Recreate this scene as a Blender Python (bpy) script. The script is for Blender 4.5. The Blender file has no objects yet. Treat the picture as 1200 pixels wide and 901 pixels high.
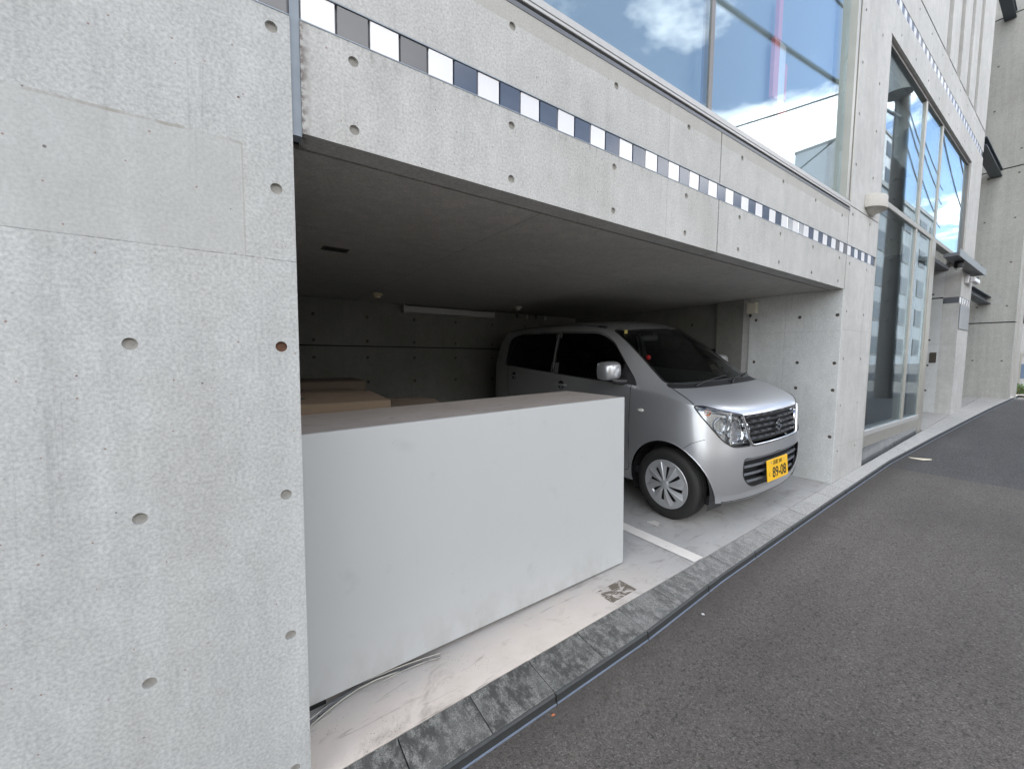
import bpy, math, random
from mathutils import Vector, Matrix, Euler
from mathutils.geometry import tessellate_polygon
from mathutils.bvhtree import BVHTree
random.seed(7)
SC = bpy.context.scene
COL = SC.collection
R = math.radians

# ------------------------------------------------------------------ camera
cam_d = bpy.data.cameras.new('camera'); cam = bpy.data.objects.new('camera', cam_d); COL.objects.link(cam)
SC.camera = cam
cam_d.sensor_fit = 'HORIZONTAL'; cam_d.sensor_width = 36.0
cam_d.lens = 468.416 / 1200 * 36.0
cam_d.clip_start = 0.05; cam_d.clip_end = 2000
YAW, PIT, ROL = .602196212, -.0703092531, .00833689217
fw = Vector((math.sin(YAW)*math.cos(PIT), math.cos(YAW)*math.cos(PIT), math.sin(PIT)))
rt = fw.cross(Vector((0, 0, 1))).normalized(); up = rt.cross(fw)
r2 = rt*math.cos(ROL)+up*math.sin(ROL); u2 = up*math.cos(ROL)-rt*math.sin(ROL)
CAM = Vector((0, -1.37, 1.45))
cam.matrix_world = Matrix(((r2.x, u2.x, -fw.x, CAM.x), (r2.y, u2.y, -fw.y, CAM.y), (r2.z, u2.z, -fw.z, CAM.z), (0, 0, 0, 1)))

# ------------------------------------------------------------------ world, sun, exposure
SUN_EL, SUN_AZ = R(60), R(4)             # the sun stands behind the building (towards +y)
W = bpy.data.worlds.new('World'); SC.world = W; W.use_nodes = True
nt = W.node_tree; N = nt.nodes; L = nt.links
N.clear()
out = N.new('ShaderNodeOutputWorld'); bg = N.new('ShaderNodeBackground'); bg.inputs['Strength'].default_value = 0.13
sky = N.new('ShaderNodeTexSky'); sky.sky_type = 'NISHITA'; sky.sun_disc = False
sky.sun_elevation = SUN_EL; sky.sun_rotation = SUN_AZ; sky.air_density = 1.0; sky.dust_density = .7; sky.ozone_density = 1.2
tc = N.new('ShaderNodeTexCoord'); sep = N.new('ShaderNodeSeparateXYZ'); L.new(tc.outputs['Generated'], sep.inputs[0])
mz = N.new('ShaderNodeMath'); mz.operation = 'MAXIMUM'; mz.inputs[1].default_value = .0; L.new(sep.outputs['Z'], mz.inputs[0])
az = N.new('ShaderNodeMath'); az.operation = 'ADD'; az.inputs[1].default_value = .12; L.new(mz.outputs[0], az.inputs[0])
dx = N.new('ShaderNodeMath'); dx.operation = 'DIVIDE'; L.new(sep.outputs['X'], dx.inputs[0]); L.new(az.outputs[0], dx.inputs[1])
dy = N.new('ShaderNodeMath'); dy.operation = 'DIVIDE'; L.new(sep.outputs['Y'], dy.inputs[0]); L.new(az.outputs[0], dy.inputs[1])
cb = N.new('ShaderNodeCombineXYZ'); L.new(dx.outputs[0], cb.inputs[0]); L.new(dy.outputs[0], cb.inputs[1]); cb.inputs[2].default_value = 1.2
nz = N.new('ShaderNodeTexNoise'); nz.inputs['Scale'].default_value = 1.15; nz.inputs['Detail'].default_value = 9; nz.inputs['Roughness'].default_value = .58; nz.inputs['Distortion'].default_value = .25
L.new(cb.outputs[0], nz.inputs['Vector'])
rp = N.new('ShaderNodeValToRGB'); rp.color_ramp.elements[0].color = (.02, .02, .02, 1); rp.color_ramp.elements[0].position = .43; rp.color_ramp.elements[1].position = .555; L.new(nz.outputs['Fac'], rp.inputs[0])
nz2 = N.new('ShaderNodeTexNoise'); nz2.inputs['Scale'].default_value = 2.6; nz2.inputs['Detail'].default_value = 6; L.new(cb.outputs[0], nz2.inputs['Vector'])
rp2 = N.new('ShaderNodeValToRGB'); rp2.color_ramp.elements[0].color = (11.0, 11.3, 11.8, 1); rp2.color_ramp.elements[1].color = (16, 15.8, 15.5, 1)
rp2.color_ramp.elements[0].position = .3; rp2.color_ramp.elements[1].position = .62; L.new(nz2.outputs['Fac'], rp2.inputs[0])
mx = N.new('ShaderNodeMix'); mx.data_type = 'RGBA'; L.new(rp.outputs[0], mx.inputs['Factor']); L.new(sky.outputs[0], mx.inputs['A']); L.new(rp2.outputs[0], mx.inputs['B'])
L.new(mx.outputs['Result'], bg.inputs['Color']); L.new(bg.outputs[0], out.inputs['Surface'])

sd = bpy.data.lights.new('sun', 'SUN'); sun = bpy.data.objects.new('sun', sd); COL.objects.link(sun)
sd.energy = 3.2; sd.angle = R(.53); sd.color = (1, .95, .88)
sv = Vector((math.sin(SUN_AZ)*math.cos(SUN_EL), math.cos(SUN_AZ)*math.cos(SUN_EL), math.sin(SUN_EL)))
sun.rotation_euler = sv.to_track_quat('Z', 'Y').to_euler(); sun.location = (0, 20, 40)

SC.view_settings.view_transform = 'Standard'; SC.view_settings.look = 'None'
SC.view_settings.exposure = 1.55;  SC.view_settings.gamma = 1.0; SC.view_settings.use_curve_mapping = False

# ------------------------------------------------------------------ material helpers
class NT:
    def __init__(s, name):
        s.m = bpy.data.materials.new(name); s.m.use_nodes = True
        s.t = s.m.node_tree; s.n = s.t.nodes; s.l = s.t.links
        s.b = s.n['Principled BSDF']; s.o = s.n['Material Output']
        s.tc = s.n.new('ShaderNodeTexCoord'); s.co = s.tc.outputs['Object']
    def put(s, sock, v):
        if hasattr(v, 'links') or hasattr(v, 'is_linked'): s.l.new(v, sock)
        else:
            sock.default_value = v
    def map(s, scale, loc=(0, 0, 0), src=None):
        k = s.n.new('ShaderNodeMapping'); k.inputs['Scale'].default_value = scale; k.inputs['Location'].default_value = loc
        s.l.new(src or s.co, k.inputs[0]); return k.outputs[0]
    def noise(s, scale, detail=6, rough=.55, vec=None, dist=0):
        k = s.n.new('ShaderNodeTexNoise'); k.inputs['Scale'].default_value = scale; k.inputs['Detail'].default_value = detail
        k.inputs['Roughness'].default_value = rough; k.inputs['Distortion'].default_value = dist
        s.l.new(vec or s.co, k.inputs['Vector']); return k.outputs['Fac']
    def voro(s, scale, vec=None, feat='F1', out='Distance', rnd=1):
        k = s.n.new('ShaderNodeTexVoronoi'); k.feature = feat; k.inputs['Scale'].default_value = scale; k.inputs['Randomness'].default_value = rnd
        s.l.new(vec or s.co, k.inputs['Vector']); return k.outputs[out]
    def math(s, op, a, b=0.0, c=0.0):
        k = s.n.new('ShaderNodeMath'); k.operation = op
        s.put(k.inputs[0], a); s.put(k.inputs[1], b)
        if len(k.inputs) > 2: s.put(k.inputs[2], c)
        return k.outputs[0]
    def ramp(s, fac, stops, interp='LINEAR'):
        k = s.n.new('ShaderNodeValToRGB'); k.color_ramp.interpolation = interp
        e = k.color_ramp.elements
        while len(e) < len(stops): e.new(.5)
        for i, (p, c) in enumerate(stops):
            e[i].position = p; e[i].color = (c, c, c, 1) if isinstance(c, (int, float)) else (*c, 1)
        s.l.new(fac, k.inputs[0]); return k.outputs[0]
    def mix(s, fac, a, b, mode='MIX'):
        k = s.n.new('ShaderNodeMix'); k.data_type = 'RGBA'; k.blend_type = mode
        s.put(k.inputs['Factor'], fac)
        for nm, v in (('A', a), ('B', b)):
            if isinstance(v, tuple): v = (*v, 1) if len(v) == 3 else v
            s.put(k.inputs[nm], v)
        return k.outputs['Result']
    def xyz(s):
        k = s.n.new('ShaderNodeSeparateXYZ'); s.l.new(s.co, k.inputs[0]); return k.outputs
    def bump(s, h, strength=.3, dist=.005):
        k = s.n.new('ShaderNodeBump'); k.inputs['Strength'].default_value = strength; k.inputs['Distance'].default_value = dist
        s.l.new(h, k.inputs['Height']); s.l.new(k.outputs[0], s.b.inputs['Normal'])
    def base(s, c, rough=.6, metal=0, spec=None):
        if isinstance(c, tuple): c = (*c, 1) if len(c) == 3 else c
        s.put(s.b.inputs['Base Color'], c); s.put(s.b.inputs['Roughness'], rough); s.b.inputs['Metallic'].default_value = metal
        if spec is not None: s.b.inputs['Specular IOR Level'].default_value = spec
        return s.m

def plain(name, c, rough=.5, metal=0, var=.12, nscale=30, bump=0, spec=None):
    k = NT(name)
    f = k.noise(nscale, 5)
    lo = tuple(x*(1-var) for x in c); hi = tuple(min(1, x*(1+var)) for x in c)
    r = k.mix(f, lo, hi)
    k.base(r, rough, metal, spec)
    if bump: k.bump(f, bump, .002)
    return k.m

def inside(k, v, a, b):       # 1 where a < v < b
    return k.math('MULTIPLY', k.math('GREATER_THAN', v, a), k.math('LESS_THAN', v, b))

def concrete(name, dark, light, zl=(), xl=(), yl=(), patch=None, streak=.35, pores=1.0, band=None, lw=.0013):
    k = NT(name)
    big = k.noise(1.3, 5, .6, dist=.3); mid = k.noise(9, 5, .62); fine = k.noise(120, 3, .6)
    wv = k.noise(1, 6, .72, vec=k.map((14, 14, 5.5)), dist=1.6)
    st = k.noise(1, 6, .55, vec=k.map((13, 13, .55)))
    f = k.math('ADD', k.math('MULTIPLY', big, .42), k.math('MULTIPLY', mid, .33))
    f = k.math('ADD', f, k.math('MULTIPLY', wv, .25))
    f = k.math('ADD', f, k.math('MULTIPLY', k.math('SUBTRACT', st, .5), streak))
    col = k.mix(k.ramp(f, [(.32, 0.0), (.68, 1.0)]), dark, light)
    col = k.mix(k.ramp(k.noise(2.2, 5, .6, vec=k.map((1, 1, .5), (5, 3, 1))), [(.5, 0.), (.75, .35)]), col, tuple(x*y for x, y in zip(dark, (1.0, .97, .90))))
    # pale lime bloom
    col = k.mix(k.ramp(k.noise(1, 7, .7, vec=k.map((20, 20, 9), (2, 7, 3)), dist=2.), [(.60, 0.), (.72, .22)]), col, tuple(min(.8, x*1.15) for x in light))
    col = k.mix(.20, col, k.ramp(fine, [(.32, .05), (.68, .95)]), 'OVERLAY')
    gr_ = k.noise(45, 5, .75); col = k.mix(k.ramp(gr_, [(.56, 0.), (.72, .22)]), col, tuple(x*.75 for x in dark))
    # thin vertical water lines
    wl = k.ramp(k.noise(1, 3, .5, vec=k.map((22, 22, .35), (9, 2, 4)), dist=.4), [(.488, 0.), (.5, 1.), (.512, 0.)])
    wm = k.ramp(k.noise(1.7, 3), [(.5, 0.), (.62, .30)])
    col = k.mix(k.math('MULTIPLY', wl, wm), col, tuple(x*.68 for x in dark))
    X, Y, Z = k.xyz()
    hh = k.math('ADD', k.math('MULTIPLY', mid, .35), k.math('MULTIPLY', fine, .25))
    if band:
        b = k.math('GREATER_THAN', Z, k.math('ADD', band, k.math('MULTIPLY', k.math('SUBTRACT', mid, .5), .012)))
        col = k.mix(k.math('MULTIPLY', b, .55), col, tuple(x*y for x, y in zip(dark, (.98, .95, .88))))
    if patch:
        x0, x1, z0, z1 = patch
        wob = k.math('MULTIPLY', k.math('SUBTRACT', k.noise(6, 4), .5), .012)
        Zw = k.math('ADD', Z, wob)
        p = k.math('MULTIPLY', inside(k, X, x0, x1), inside(k, Zw, z0, z1))
        col = k.mix(k.math('MULTIPLY', p, .5), col, k.mix(wv, tuple(x*y for x, y in zip(dark, (.98, .97, .93))), tuple(x*.93 for x in light)))
        e = k.math('MULTIPLY', inside(k, X, x0, x1+.003), inside(k, Zw, z1-.004, z1+.004))
        e2 = k.math('MULTIPLY', inside(k, X, x1-.002, x1+.002), inside(k, Z, z0, z1))
        e = k.math('MAXIMUM', k.math('MULTIPLY', e, k.ramp(k.noise(20, 4), [(.4, .05), (.6, .6)])), k.math('MULTIPLY', e2, .3))
        col = k.mix(e, col, (dark[0]*.72, dark[1]*.66, dark[2]*.56))
        hh = k.math('SUBTRACT', hh, k.math('MULTIPLY', p, .15))
    if band:
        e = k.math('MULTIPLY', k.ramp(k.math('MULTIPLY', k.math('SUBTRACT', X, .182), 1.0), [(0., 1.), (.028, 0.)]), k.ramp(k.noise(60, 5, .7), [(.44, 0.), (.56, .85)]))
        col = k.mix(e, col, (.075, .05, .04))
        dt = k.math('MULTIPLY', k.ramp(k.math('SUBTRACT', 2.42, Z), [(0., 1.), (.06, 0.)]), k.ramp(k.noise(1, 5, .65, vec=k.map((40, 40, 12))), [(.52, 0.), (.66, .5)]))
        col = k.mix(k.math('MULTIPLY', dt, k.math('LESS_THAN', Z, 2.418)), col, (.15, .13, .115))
    ln = None
    brk = k.ramp(k.noise(35, 4, .6), [(.35, .15), (.6, .75)])
    for v, lst in ((Z, zl), (X, xl), (Y, yl)):
        for q in lst:
            c = k.math('COMPARE', k.math('ADD', v, k.math('MULTIPLY', k.math('SUBTRACT', mid, .5), .003)), q, lw)
            ln = c if ln is None else k.math('MAXIMUM', ln, c)
    if ln is not None:
        col = k.mix(k.math('MULTIPLY', ln, brk), col, tuple(x*.45 for x in dark))
        hh = k.math('SUBTRACT', hh, k.math('MULTIPLY', ln, .8))
    # pores, chips
    if pores:
        vd = k.voro(38, feat='F1'); vc = k.voro(38, feat='F1', out='Color')
        sp = k.n.new('ShaderNodeSeparateColor'); k.l.new(vc, sp.inputs[0])
        rad = k.math('MULTIPLY', k.ramp(sp.outputs[0], [(.93, 0.), (1., 1.)]), .13*pores)
        por = k.math('LESS_THAN', k.math('ADD', vd, k.math('MULTIPLY', k.math('SUBTRACT', fine, .5), .06)), rad)
        vd2 = k.voro(150); vc2 = k.voro(150, out='Color'); sp2 = k.n.new('ShaderNodeSeparateColor'); k.l.new(vc2, sp2.inputs[0])
        por2 = k.math('LESS_THAN', vd2, k.math('MULTIPLY', k.math('GREATER_THAN', sp2.outputs[0], .93), .2*pores))
        clus = k.ramp(k.noise(3.1, 3), [(.45, .15), (.62, 1.)])
        por2 = k.math('MULTIPLY', por2, clus)
        col = k.mix(k.math('MULTIPLY', por, .75), col, (.07, .062, .055)); col = k.mix(k.math('MULTIPLY', por2, .55), col, (.12, .115, .11))
        hh = k.math('SUBTRACT', hh, k.math('MULTIPLY', k.math('MAXIMUM', por, por2), .9))
        rs = k.math('MULTIPLY', k.math('GREATER_THAN', sp.outputs[1], .965), k.math('LESS_THAN', vd, k.math('MULTIPLY', mid, .16)))
        col = k.mix(k.math('MULTIPLY', rs, .6), col, (.17, .06, .03))
    k.base(col, .72, 0, .25); k.bump(hh, .5, .003)
    return k.m

# ------------------------------------------------------------------ mesh helpers
def put(o, parent=None):
    COL.objects.link(o)
    if parent is not None:
        o.parent = parent
        p = parent
        T = Matrix.Identity(4)
        while p is not None:
            T = T @ Matrix.Identity(4); p = p.parent
        if 'origin' not in parent.keys() or not parent.get('local', 0):
            o.matrix_parent_inverse = world_of(parent).inverted()
    return o
def world_of(o):
    m = Matrix.LocRotScale(o.location, o.rotation_euler, o.scale)
    if o.parent is not None: return world_of(o.parent) @ o.matrix_parent_inverse @ m
    return m
def mk(name, verts, faces, mat, parent=None, smooth=False, sharp=None, local=False):
    me = bpy.data.meshes.new(name); me.from_pydata([tuple(v) for v in verts], [], [tuple(f) for f in faces]); me.update()
    if mat is not None: me.materials.append(mat)
    if smooth:
        me.polygons.foreach_set('use_smooth', [True]*len(me.polygons))
        if sharp is not None: me.set_sharp_from_angle(angle=R(sharp))
    o = bpy.data.objects.new(name, me); COL.objects.link(o)
    if parent is not None:
        o.parent = parent
        if not local: o.matrix_parent_inverse = world_of(parent).inverted()
    return o
def tag(o, label, cat, group=None):
    o['label'] = label; o['category'] = cat
    if group: o['group'] = group
    return o
def struct(o): o['kind'] = 'structure'; return o
def thing(name, loc, label, cat, group=None, rot=(0, 0, 0)):
    e = bpy.data.objects.new(name, None); e.location = loc; e.rotation_euler = rot; e.empty_display_size = .2; COL.objects.link(e)
    tag(e, label, cat, group); return e
class MB:
    def __init__(s): s.v = []; s.f = []
    def add(s, v, f):
        b = len(s.v); s.v += [tuple(q) for q in v]; s.f += [tuple(i+b for i in q) for q in f]; return s
    def box(s, x0, x1, y0, y1, z0, z1, bev=0):
        if bev <= 0:
            return s.add([(x0, y0, z0), (x1, y0, z0), (x1, y1, z0), (x0, y1, z0), (x0, y0, z1), (x1, y0, z1), (x1, y1, z1), (x0, y1, z1)],
                  [(0, 3, 2, 1), (4, 5, 6, 7), (0, 1, 5, 4), (1, 2, 6, 5), (2, 3, 7, 6), (3, 0, 4, 7)])
        b = min(bev, (x1-x0)*.45, (y1-y0)*.45, (z1-z0)*.45); V = []; ix = {}
        for sx in (0, 1):
            for sy in (0, 1):
                for sz in (0, 1):
                    cx, cy, cz = (x0, x1)[sx], (y0, y1)[sy], (z0, z1)[sz]; dx, dy, dz = (b, -b)[sx], (b, -b)[sy], (b, -b)[sz]
                    for a, q in ((0, (cx, cy+dy, cz+dz)), (1, (cx+dx, cy, cz+dz)), (2, (cx+dx, cy+dy, cz))):
                        ix[sx, sy, sz, a] = len(V); V.append(q)
        F = []
        for a in range(3):
            for sg in (0, 1):
                q = []
                for (i, j) in ((0, 0), (1, 0), (1, 1), (0, 1)):
                    c = [0, 0, 0]; c[a] = sg; c[(a+1) % 3] = i; c[(a+2) % 3] = j; q.append(ix[(*c, a)])
                F.append(q if sg else q[::-1])
        for a in range(3):
            p, r = (a+1) % 3, (a+2) % 3
            for i in (0, 1):
                for j in (0, 1):
                    c0 = [0, 0, 0]; c1 = [0, 0, 0]; c0[a] = 0; c1[a] = 1; c0[p] = c1[p] = i; c0[r] = c1[r] = j
                    q = [ix[(*c0, p)], ix[(*c0, r)], ix[(*c1, r)], ix[(*c1, p)]]
                    F.append(q[::-1] if (i == j) else q)
        for sx in (0, 1):
            for sy in (0, 1):
                for sz in (0, 1):
                    q = [ix[sx, sy, sz, 0], ix[sx, sy, sz, 1], ix[sx, sy, sz, 2]]
                    F.append(q if (sx+sy+sz) % 2 else q[::-1])
        return s.add(V, F)
    def tube(s, pts, r, n=8, caps=True):
        pts = [Vector(p) for p in pts]; V = []; F = []
        for i, p in enumerate(pts):
            t = (pts[min(i+1, len(pts)-1)]-pts[max(i-1, 0)]).normalized()
            a = t.cross(Vector((0, 0, 1)));
            if a.length < .01: a = t.cross(Vector((1, 0, 0)))
            a.normalize(); b = t.cross(a); rr = r[i] if isinstance(r, (list, tuple)) else r
            for k in range(n):
                an = 2*math.pi*k/n; V.append(p+a*math.cos(an)*rr+b*math.sin(an)*rr)
        for i in range(len(pts)-1):
            for k in range(n):
                F.append((i*n+k, i*n+(k+1) % n, (i+1)*n+(k+1) % n, (i+1)*n+k))
        if caps: F += [tuple(range(n))[::-1], tuple(range((len(pts)-1)*n, len(pts)*n))]
        return s.add(V, F)
    def lathe(s, prof, M=Matrix.Identity(4), n=24, closed=False):
        V = []; F = []
        for (r, z) in prof:
            for k in range(n):
                a = 2*math.pi*k/n; V.append(M @ Vector((r*math.cos(a), r*math.sin(a), z)))
        m = len(prof)
        for i in range(m if closed else m-1):
            j = (i+1) % m
            for k in range(n): F.append((i*n+k, i*n+(k+1) % n, j*n+(k+1) % n, j*n+k))
        return s.add(V, F)
    def prism(s, pts, d):      # polygon extruded by vector d
        n = len(pts); d = Vector(d); V = [Vector(p) for p in pts]; V += [p+d for p in V]
        F = [tuple(range(n))[::-1], tuple(range(n, 2*n))]+[(i, (i+1) % n, (i+1) % n+n, i+n) for i in range(n)]
        return s.add(V, F)
    def mk(s, name, mat, parent=None, smooth=False, sharp=None, local=False): return mk(name, s.v, s.f, mat, parent, smooth, sharp, local)
def boxo(name, x0, x1, y0, y1, z0, z1, mat, parent=None, bev=0): return MB().box(x0, x1, y0, y1, z0, z1, bev).mk(name, mat, parent)

def circ(cx, cz, r, n=14): return [(cx+r*math.cos(2*math.pi*i/n), cz+r*math.sin(2*math.pi*i/n)) for i in range(n)]
_plug = {}
def plug_mesh(mat, r, axis):
    key = (mat.name, r, axis)
    if key not in _plug:
        P = circ(0, 0, r, 14); Q = circ(0, 0, r*.6, 14)
        if axis == 'y': V = [(a, .0, b) for a, b in P]+[(a, .002, b) for a, b in Q]
        else: V = [(0, a, b) for a, b in P]+[(.002, a, b) for a, b in Q]
        F = [(i, (i+1) % 14, 14+(i+1) % 14, 14+i) for i in range(14)]+[tuple(range(14, 28))]
        me = bpy.data.meshes.new('tie_hole_plug'); me.from_pydata(V, [], F); me.materials.append(mat); _plug[key] = me
    return _plug[key]
def wall_y(name, x0, x1, z0, z1, y0, y1, mat, parent, holes=(), r=.0155, plug=None, depth=.009, zslope=0.0):
    """a wall block whose face y=y0 (towards -y) has real round tie holes; bottom may follow the sloping ground"""
    hs = [h for h in holes if x0+r < h[0] < x1-r and z0+r < h[1] < z1-r]
    zb = lambda x: z0+zslope*(x-x0)
    outer = [(x0, zb(x0)), (x1, zb(x1)), (x1, z1), (x0, z1)]
    loops = [outer]+[circ(a, b, r) for a, b in hs]
    flat = [p for lp in loops for p in lp]
    tris = tessellate_polygon([[Vector((a, b, 0)) for a, b in lp] for lp in loops])
    V = [(a, y0, b) for a, b in flat]; F = []
    for t in tris:
        a, b, c = (Vector(flat[i]) for i in t)
        cr = (b.x-a.x)*(c.y-a.y)-(b.y-a.y)*(c.x-a.x)
        F.append(t if cr > 0 else t[::-1])
    base = 4
    for lp in loops[1:]:
        n = len(lp); o = len(V); V += [(a, y0+depth, b) for a, b in lp]
        F += [(base+i, o+i, o+(i+1) % n, base+(i+1) % n) for i in range(n)]; base += n
    o = len(V); V += [(a, y1, b) for a, b in outer]
    F += [(0, o, o+1, 1)[::-1], (1, o+1, o+2, 2)[::-1], (2, o+2, o+3, 3)[::-1], (3, o+3, o, 0)[::-1], (o+3, o+2, o+1, o)]
    ob = mk(name, V, F, mat, parent)
    for a, b in hs:
        q = bpy.data.objects.new('tie_hole_plug', plug_mesh(M_rustplug if (abs(a-.11) < .001 and abs(b-1.473) < .001) else (plug or M_plug), r, 'y')); q.location = (a, y0+depth-.002, b); COL.objects.link(q)
        q.rotation_euler = (0, random.uniform(0, 6), 0)
        q.parent = ob; q.matrix_parent_inverse = world_of(ob).inverted()
    return ob
def wall_x(name, xf, xb, y0, y1, z0, z1, mat, parent, holes=(), r=.0155, plug=None, depth=.009):
    """wall block whose face x=xf looks towards -x"""
    hs = [h for h in holes if y0+r < h[0] < y1-r and z0+r < h[1] < z1-r]
    outer = [(y0, z0), (y1, z0), (y1, z1), (y0, z1)]
    loops = [outer]+[circ(a, b, r) for a, b in hs]; flat = [p for lp in loops for p in lp]
    tris = tessellate_polygon([[Vector((a, b, 0)) for a, b in lp] for lp in loops])
    V = [(xf, a, b) for a, b in flat]; F = []
    for t in tris:
        a, b, c = (Vector(flat[i]) for i in t); cr = (b.x-a.x)*(c.y-a.y)-(b.y-a.y)*(c.x-a.x)
        F.append(t[::-1] if cr > 0 else t)
    base = 4
    for lp in loops[1:]:
        n = len(lp); o = len(V); V += [(xf+depth, a, b) for a, b in lp]
        F += [(base+i, base+(i+1) % n, o+(i+1) % n, o+i) for i in range(n)]; base += n
    o = len(V); V += [(xb, a, b) for a, b in outer]
    F += [(0, 1, o+1, o), (1, 2, o+2, o+1), (2, 3, o+3, o+2), (3, 0, o, o+3), (o, o+1, o+2, o+3)]
    ob = mk(name, V, F, mat, parent)
    for a, b in hs:
        q = bpy.data.objects.new('tie_hole_plug', plug_mesh(plug or M_plug, r, 'x')); q.location = (xf+depth-.002, a, b); COL.objects.link(q)
        q.parent = ob; q.matrix_parent_inverse = world_of(ob).inverted()
    return ob

# ------------------------------------------------------------------ materials
C_D, C_L = (.335, .335, .322), (.485, .487, .478)
M_wallL = concrete('concrete_left_wall', (.34, .344, .33), (.475, .482, .468), zl=(1.725,), patch=(-3, .03, 1.727, 2.03))
M_beam = concrete('concrete_beam', (.335, .332, .314), (.482, .477, .458), xl=(1.95, 3.4), streak=.28, band=2.745)
M_fac = concrete('concrete_facade', (.35, .345, .328), (.525, .518, .498), zl=(.60, 1.73), xl=(5.28, 6.9, 8.6), streak=.3)
M_int = concrete('concrete_garage_shaded', (.15, .15, .135), (.23, .23, .21), zl=(), xl=(1.893, 2.045), streak=.2)  # same concrete darkened; the deep garage shade is put into its colour
M_ret = concrete('concrete_return_wall', (.42, .43, .42), (.58, .59, .58), zl=(1.717,), yl=(.47,), streak=.25)
M_ceil = concrete('concrete_ceiling', (.345, .335, .312), (.47, .458, .428), xl=(1.17, 2.97), yl=(.95, 1.85, 2.75), streak=.45, pores=.5, lw=.0035)
M_tower = concrete('concrete_tower', (.33, .33, .305), (.45, .45, .42), streak=.5)
M_plug = plain('mortar_plug', (.27, .26, .235), .85, nscale=90, var=.3)
M_plugd = plain('mortar_plug_dark', (.07, .06, .05), .85, nscale=90, var=.3)
M_plugt = plain('mortar_plug_tower', (.13, .125, .11), .85, nscale=90, var=.3)
M_rustplug = plain('rusty_plug', (.10, .048, .028), .9, nscale=160, var=.7)
M_seal = plain('sealant_blue_grey', (.20, .235, .27), .5, nscale=14, var=.25)
M_black = plain('shadow_gap_black', (.012, .012, .013), .8)
M_dgrey = plain('painted_dark_grey', (.09, .095, .105), .45)
M_alu = plain('aluminium_frame', (.33, .32, .285), .40, .3, nscale=6)
M_alud = plain('aluminium_frame_dark', (.15, .14, .13), .42, .3)
M_sill = plain('aluminium_sill', (.40, .395, .38), .45, .15)
M_white = plain('white_tile', (.66, .655, .66), .22, nscale=9, var=.05)
M_navy = plain('navy_tile', (.034, .054, .095), .18, nscale=9, var=.25)
M_slate = plain('slate_grey_tile', (.075, .076, .082), .25, nscale=9, var=.2)
M_chrome = plain('chrome', (.75, .76, .78), .12, 1.0, var=.03)
M_blackp = plain('black_plastic', (.018, .018, .019), .45, var=.2)
M_rubber = plain('tyre_rubber', (.016, .0155, .015), .75, var=.35, nscale=60, bump=.2)

def mat_box():
    k = NT('white_laminate_panel'); X, Y, Z = k.xyz()
    col = k.mix(k.noise(1.1, 4), (.43, .438, .43), (.475, .482, .472))
    sm = k.ramp(k.noise(7.5, 3, .5), [(.63, 0.), (.80, .28)]); col = k.mix(sm, col, (.27, .27, .265))
    lowd = k.math('MULTIPLY', k.ramp(Z, [(0., 1.), (.22, 0.)]), k.ramp(k.noise(1, 6, .65, vec=k.map((9, 9, 5))), [(.42, 0.), (.7, .55)])); col = k.mix(lowd, col, (.30, .275, .245))
    drip = k.math('MULTIPLY', k.ramp(k.noise(1, 4, .6, vec=k.map((28, 28, .7))), [(.62, 0.), (.74, .28)]), k.ramp(k.noise(1.3, 2), [(.45, 0.), (.6, 1.)])); col = k.mix(drip, col, (.33, .325, .31))
    sc = k.math('LESS_THAN', k.voro(26), k.math('MULTIPLY', k.math('GREATER_THAN', k.noise(2.4, 2), .60), .045)); col = k.mix(k.math('MULTIPLY', sc, .8), col, (.16, .11, .07))
    ru = k.ramp(k.noise(1, 5, .6, vec=k.map((30, 30, 4))), [(.74, 0.), (.80, .4)])
    ru = k.math('MULTIPLY', ru, k.ramp(Z, [(0., 0.), (.02, 1.)])); col = k.mix(ru, col, (.42, .37, .31))
    k.base(col, .38, 0, .4); k.bump(k.noise(260, 2), .06, .001); return k.m
M_box = mat_box()
def mat_boxtop():
    k = NT('dusty_board_top')
    col = k.mix(k.noise(3, 6, .65, dist=1.2), (.24, .205, .175), (.37, .33, .295))
    d = k.ramp(k.noise(1, 5, .6, vec=k.map((3, 12, 3)), dist=2), [(.60, 0.), (.72, .55)]); col = k.mix(d, col, (.085, .07, .06))
    k.base(col, .8); return k.m
M_boxtop = mat_boxtop()
def mat_card(nm, c):
    k = NT(nm); col = k.mix(k.noise(8, 5), tuple(x*.82 for x in c), c)
    w = k.n.new('ShaderNodeTexWave'); w.inputs['Scale'].default_value = 55; k.l.new(k.co, w.inputs['Vector'])
    col = k.mix(k.math('MULTIPLY', w.outputs['Fac'], .10), col, tuple(x*.6 for x in c)); k.base(col, .85); return k.m
M_card = mat_card('cardboard', (.17, .122, .08)); M_cardd = mat_card('cardboard_dark', (.105, .075, .053))

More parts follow.
